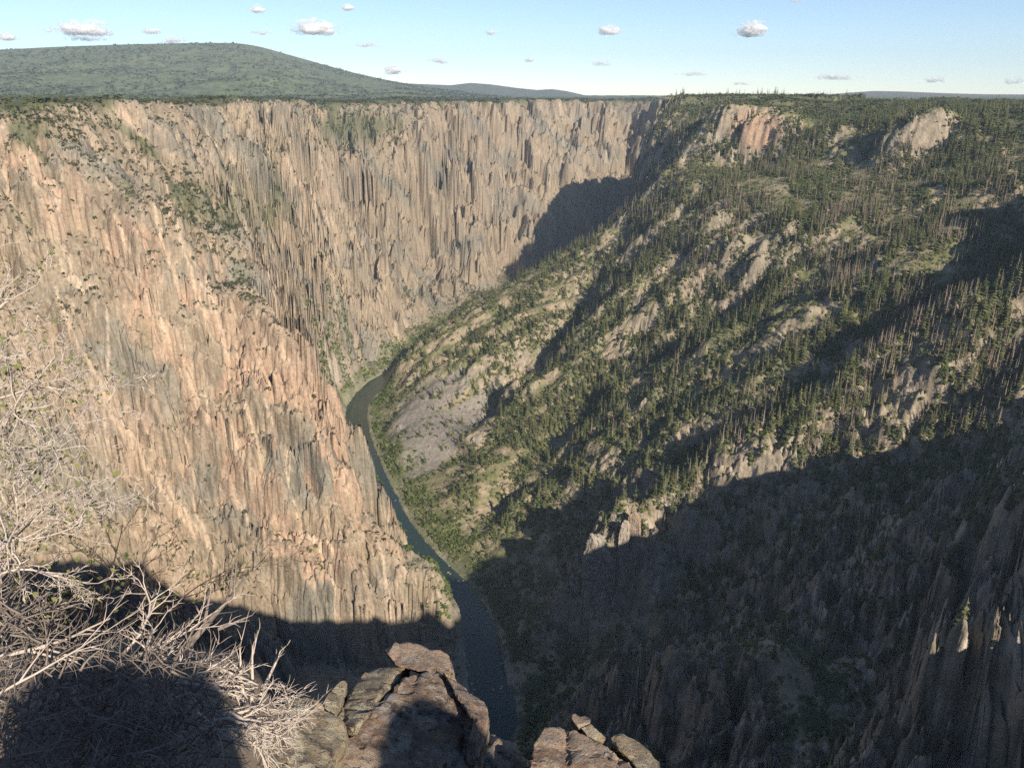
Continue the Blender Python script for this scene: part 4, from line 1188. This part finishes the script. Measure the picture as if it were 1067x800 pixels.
# 1 tall bleached shrub at the left edge
B = Brush(11)
for (a, b_, d_), L, dr_ in (((-20, 430, 3.0), .8, (.35, .9, 0)), ((-20, 480, 2.9), .7, (.6, .7, .1)), ((-30, 420, 2.9), .6, (1, -.1, .1)), ((-20, 560, 3.0), .8, (.7, .5, .1)), ((-30, 390, 3.0), .6, (.3, 1, .1)), ((-30, 600, 3.0), .95, (.05, 1, .1)), ((-10, 590, 2.9), .9, (.25, 1, .1)), ((0, 600, 2.9), .75, (.45, .9, .0)), ((-40, 520, 3.0), .6, (.9, .5, -.1)), ((-40, 470, 3.0), .5, (1, .35, 0)),
                           ((-30, 560, 2.8), .62, (1, .12, .1)), ((-30, 540, 2.9), .55, (.9, .3, .2)), ((-20, 620, 2.8), .6, (.7, .7, .3)), ((-60, 430, 3.0), .5, (.8, .5, .1)), ((-30, 600, 2.7), .5, (.8, .1, .3)), ((-10, 640, 3.1), .8, (.3, 1, 0))):
    B.grow(V3(at_d(a, b_, d_)), vdir(*dr_), L * .62, .0055, 3, .6, 7, .02, .05, .95, True)
t = thing('dead_shrub', 'tall pale bleached shrub of tangled twigs at the left edge', 'shrub', None)
B.mesh('branch', m_pale, t, True); B.mesh('crown', m_pale, t, False); B.leaves(m_lf, t, .013)
# 2 dark leafy shrub silhouetted against the wall
B = Brush(23)
for (a, b_, d_), L, dr_ in (((60, 720, 3.3), .62, (.05, 1, 0)), ((50, 720, 3.3), .6, (-.25, 1, 0)), ((75, 710, 3.3), .6, (.35, .9, .1)), ((95, 715, 3.4), .55, (.15, 1, 0)), ((110, 715, 3.4), .62, (.55, .8, 0)), ((130, 715, 3.4), .45, (.35, .8, .1)), ((35, 700, 3.2), .5, (-.4, .9, 0))):
    B.grow(V3(at_d(a, b_, d_)), vdir(*dr_), L * .95, .006, 3, .4, 6, .03, .12, .75, True)
t = thing('leafy_shrub', 'dark twiggy shrub with a few small leaves beside the tall bleached one', 'shrub', None)
B.mesh('branch', m_dark, t, True); B.mesh('crown', m_dark, t, False); B.leaves(m_lfd, t, .016)
# 3 bleached fallen crown
B = Brush(37, (.22, .42))
for (a, b_, d_), L, dr_, r_ in (((92, 692, 2.75), .62, (1, .18, .05), .011), ((100, 700, 2.8), .50, (.9, .35, .2), .009), ((120, 705, 2.7), .5, (1, -.02, 0), .010), ((150, 728, 2.75), .38, (.2, 1, .1), .008), ((120, 690, 2.8), .42, (.75, .6, .1), .007),
                               ((175, 690, 2.8), .42, (1, .28, .1), .009), ((150, 715, 2.7), .42, (1, .2, -.1), .008), ((160, 690, 2.75), .3, (.3, -.9, 0), .007), ((195, 690, 2.75), .28, (.6, -.8, 0), .007), ((130, 680, 2.8), .3, (-.5, -.8, 0), .007)):
    B.grow(V3(at_d(a, b_, d_)), vdir(*dr_), L * .72, r_ * .95, 2, .42, 8, 0, 0, .9, True)
t = thing('fallen_branch', 'bleached bone white fallen branch with stubby forks, left of the boulders', 'branch', None)
B.mesh('branch', m_pale, t, True); B.mesh('crown', m_pale, t, False)
# 4 broken stick
B = Brush(41)
B.grow(V3(at_d(190, 680, 2.95)), vdir(.62, .75, .1), .33, .014, 1, .08, 3, 0, 0, .6, True)
B.grow(V3(at_d(228, 655, 2.95)), vdir(.9, .35, .05), .12, .008, 1, .1, 2, 0, 0, .6, False)
t = thing('dead_stick', 'thick brown broken stick rising above the bone white branch', 'branch', None)
B.mesh('branch', m_mid, t, True); B.mesh('crown', m_mid, t, False)
# 5 lower bleached bunch
B = Brush(53)
for k in range(17):
    a = 205 + (k % 6) * 9; b_ = 742 + (k // 6) * 8
    B.grow(V3(at_d(a, b_, 2.55 + .05 * (k % 4))), vdir(.75 + .3 * B.g.random(), -.75 + .75 * B.g.random(), .1), B.g.uniform(.14, .25), .0042, 2, .5, 6, 0, 0, .85, True)
for k in range(4):
    B.grow(V3(at_d(225, 745, 2.6)), vdir(.95, .1 - .22 * k, .0), .26, .005, 2, .4, 5, 0, 0, .8, True)
t = thing('dead_shrub', 'low fan of bleached twigs just left of the pale ledge rock', 'shrub', None)
B.mesh('branch', m_pale, t, True); B.mesh('crown', m_pale, t, False)
# 6 short upright stubs at the right end of the branch
B = Brush(61)
for (a, b_), dr_ in (((262, 735), (.15, 1, 0)), ((268, 735), (.4, 1, 0)), ((255, 738), (-.1, 1, 0))):
    B.grow(V3(at_d(a, b_, 2.85)), vdir(*dr_), .2, .009, 2, .15, 3, 0, 0, .6, True)
t = thing('dead_stick', 'short upright pale stubs at the right tip of the bone white branch', 'branch', None)
B.mesh('branch', m_pale, t, True); B.mesh('crown', m_pale, t, False)
# 7 long low sticks
B = Brush(67)
for (a, b_, d_), L, dr_, r_ in (((-30, 690, 2.6), .55, (1, .12, .1), .010), ((-20, 655, 2.8), .35, (1, .3, .1), .006), ((-30, 740, 2.4), .5, (1, .4, .15), .006)):
    B.grow(V3(at_d(a, b_, d_)), vdir(*dr_), L * .7, r_ * .8, 2, .2, 4, 0, 0, .6, True)
t = thing('dead_stick', 'long low pale stick reaching in from the left edge', 'branch', None)
B.mesh('branch', m_pale, t, True); B.mesh('crown', m_pale, t, False)
# 8 shaded mat of dry twigs on the ground
B = Brush(71)
for k in range(800):
    a = B.g.uniform(-40, 222); lo_ = 690 if a > 60 else 620
    b_ = B.g.uniform(lo_, 830)
    B.grow(V3(at_d(a, b_, B.g.uniform(2.35, 2.9))), vdir(B.g.gauss(.2, .7), B.g.gauss(.35, .6), B.g.gauss(0, .4)), B.g.uniform(.07, .2), B.g.uniform(.0018, .004), 1, .5, 3, 0, 0, .8, False)
o_ = B.mesh('dry_twigs', m_mid, None, False); o_['kind'] = 'stuff'

# ---------------------------------------------------------------- camera, sun, sky
cam = bpy.data.cameras.new('camera'); co = bpy.data.objects.new('camera', cam); COL.objects.link(co)
cam.sensor_fit = 'HORIZONTAL'; cam.sensor_width = 36; cam.lens = 36 * F / 1067
cam.clip_start = .05; cam.clip_end = 200000
co.location = (0, 0, 0); co.rotation_euler = (math.pi / 2 - TH, 0, 0)
SC.camera = co
sl = bpy.data.lights.new('sun', 'SUN'); so = bpy.data.objects.new('sun', sl); COL.objects.link(so)
sl.energy = 5.0; sl.angle = math.radians(.5); sl.color = (1, .86, .70)
so.rotation_euler = Vector(SUN).to_track_quat('Z', 'Y').to_euler()
so.location = (0, 0, 900)
w = bpy.data.worlds.new('World'); SC.world = w; w.use_nodes = True
nt = w.node_tree; bg = nt.nodes['Background']
sky = nt.nodes.new('ShaderNodeTexSky'); sky.sky_type = 'NISHITA'; sky.sun_disc = False
sky.sun_elevation = SUN_EL
sky.sun_rotation = math.atan2(SUN[0], SUN[1])
sky.altitude = 2400; sky.air_density = 1.0; sky.dust_density = .05; sky.ozone_density = 2.5
nt.links.new(sky.outputs[0], bg.inputs['Color']); bg.inputs['Strength'].default_value = .082
vs = SC.view_settings
vs.view_transform = 'Standard'; vs.look = 'None'; vs.exposure = .8; vs.gamma = 1; vs.use_curve_mapping = False
SC.cycles.max_bounces = 6; SC.cycles.diffuse_bounces = 3; SC.cycles.volume_bounces = 0; SC.cycles.transparent_max_bounces = 40
SC.cycles.use_denoising = False
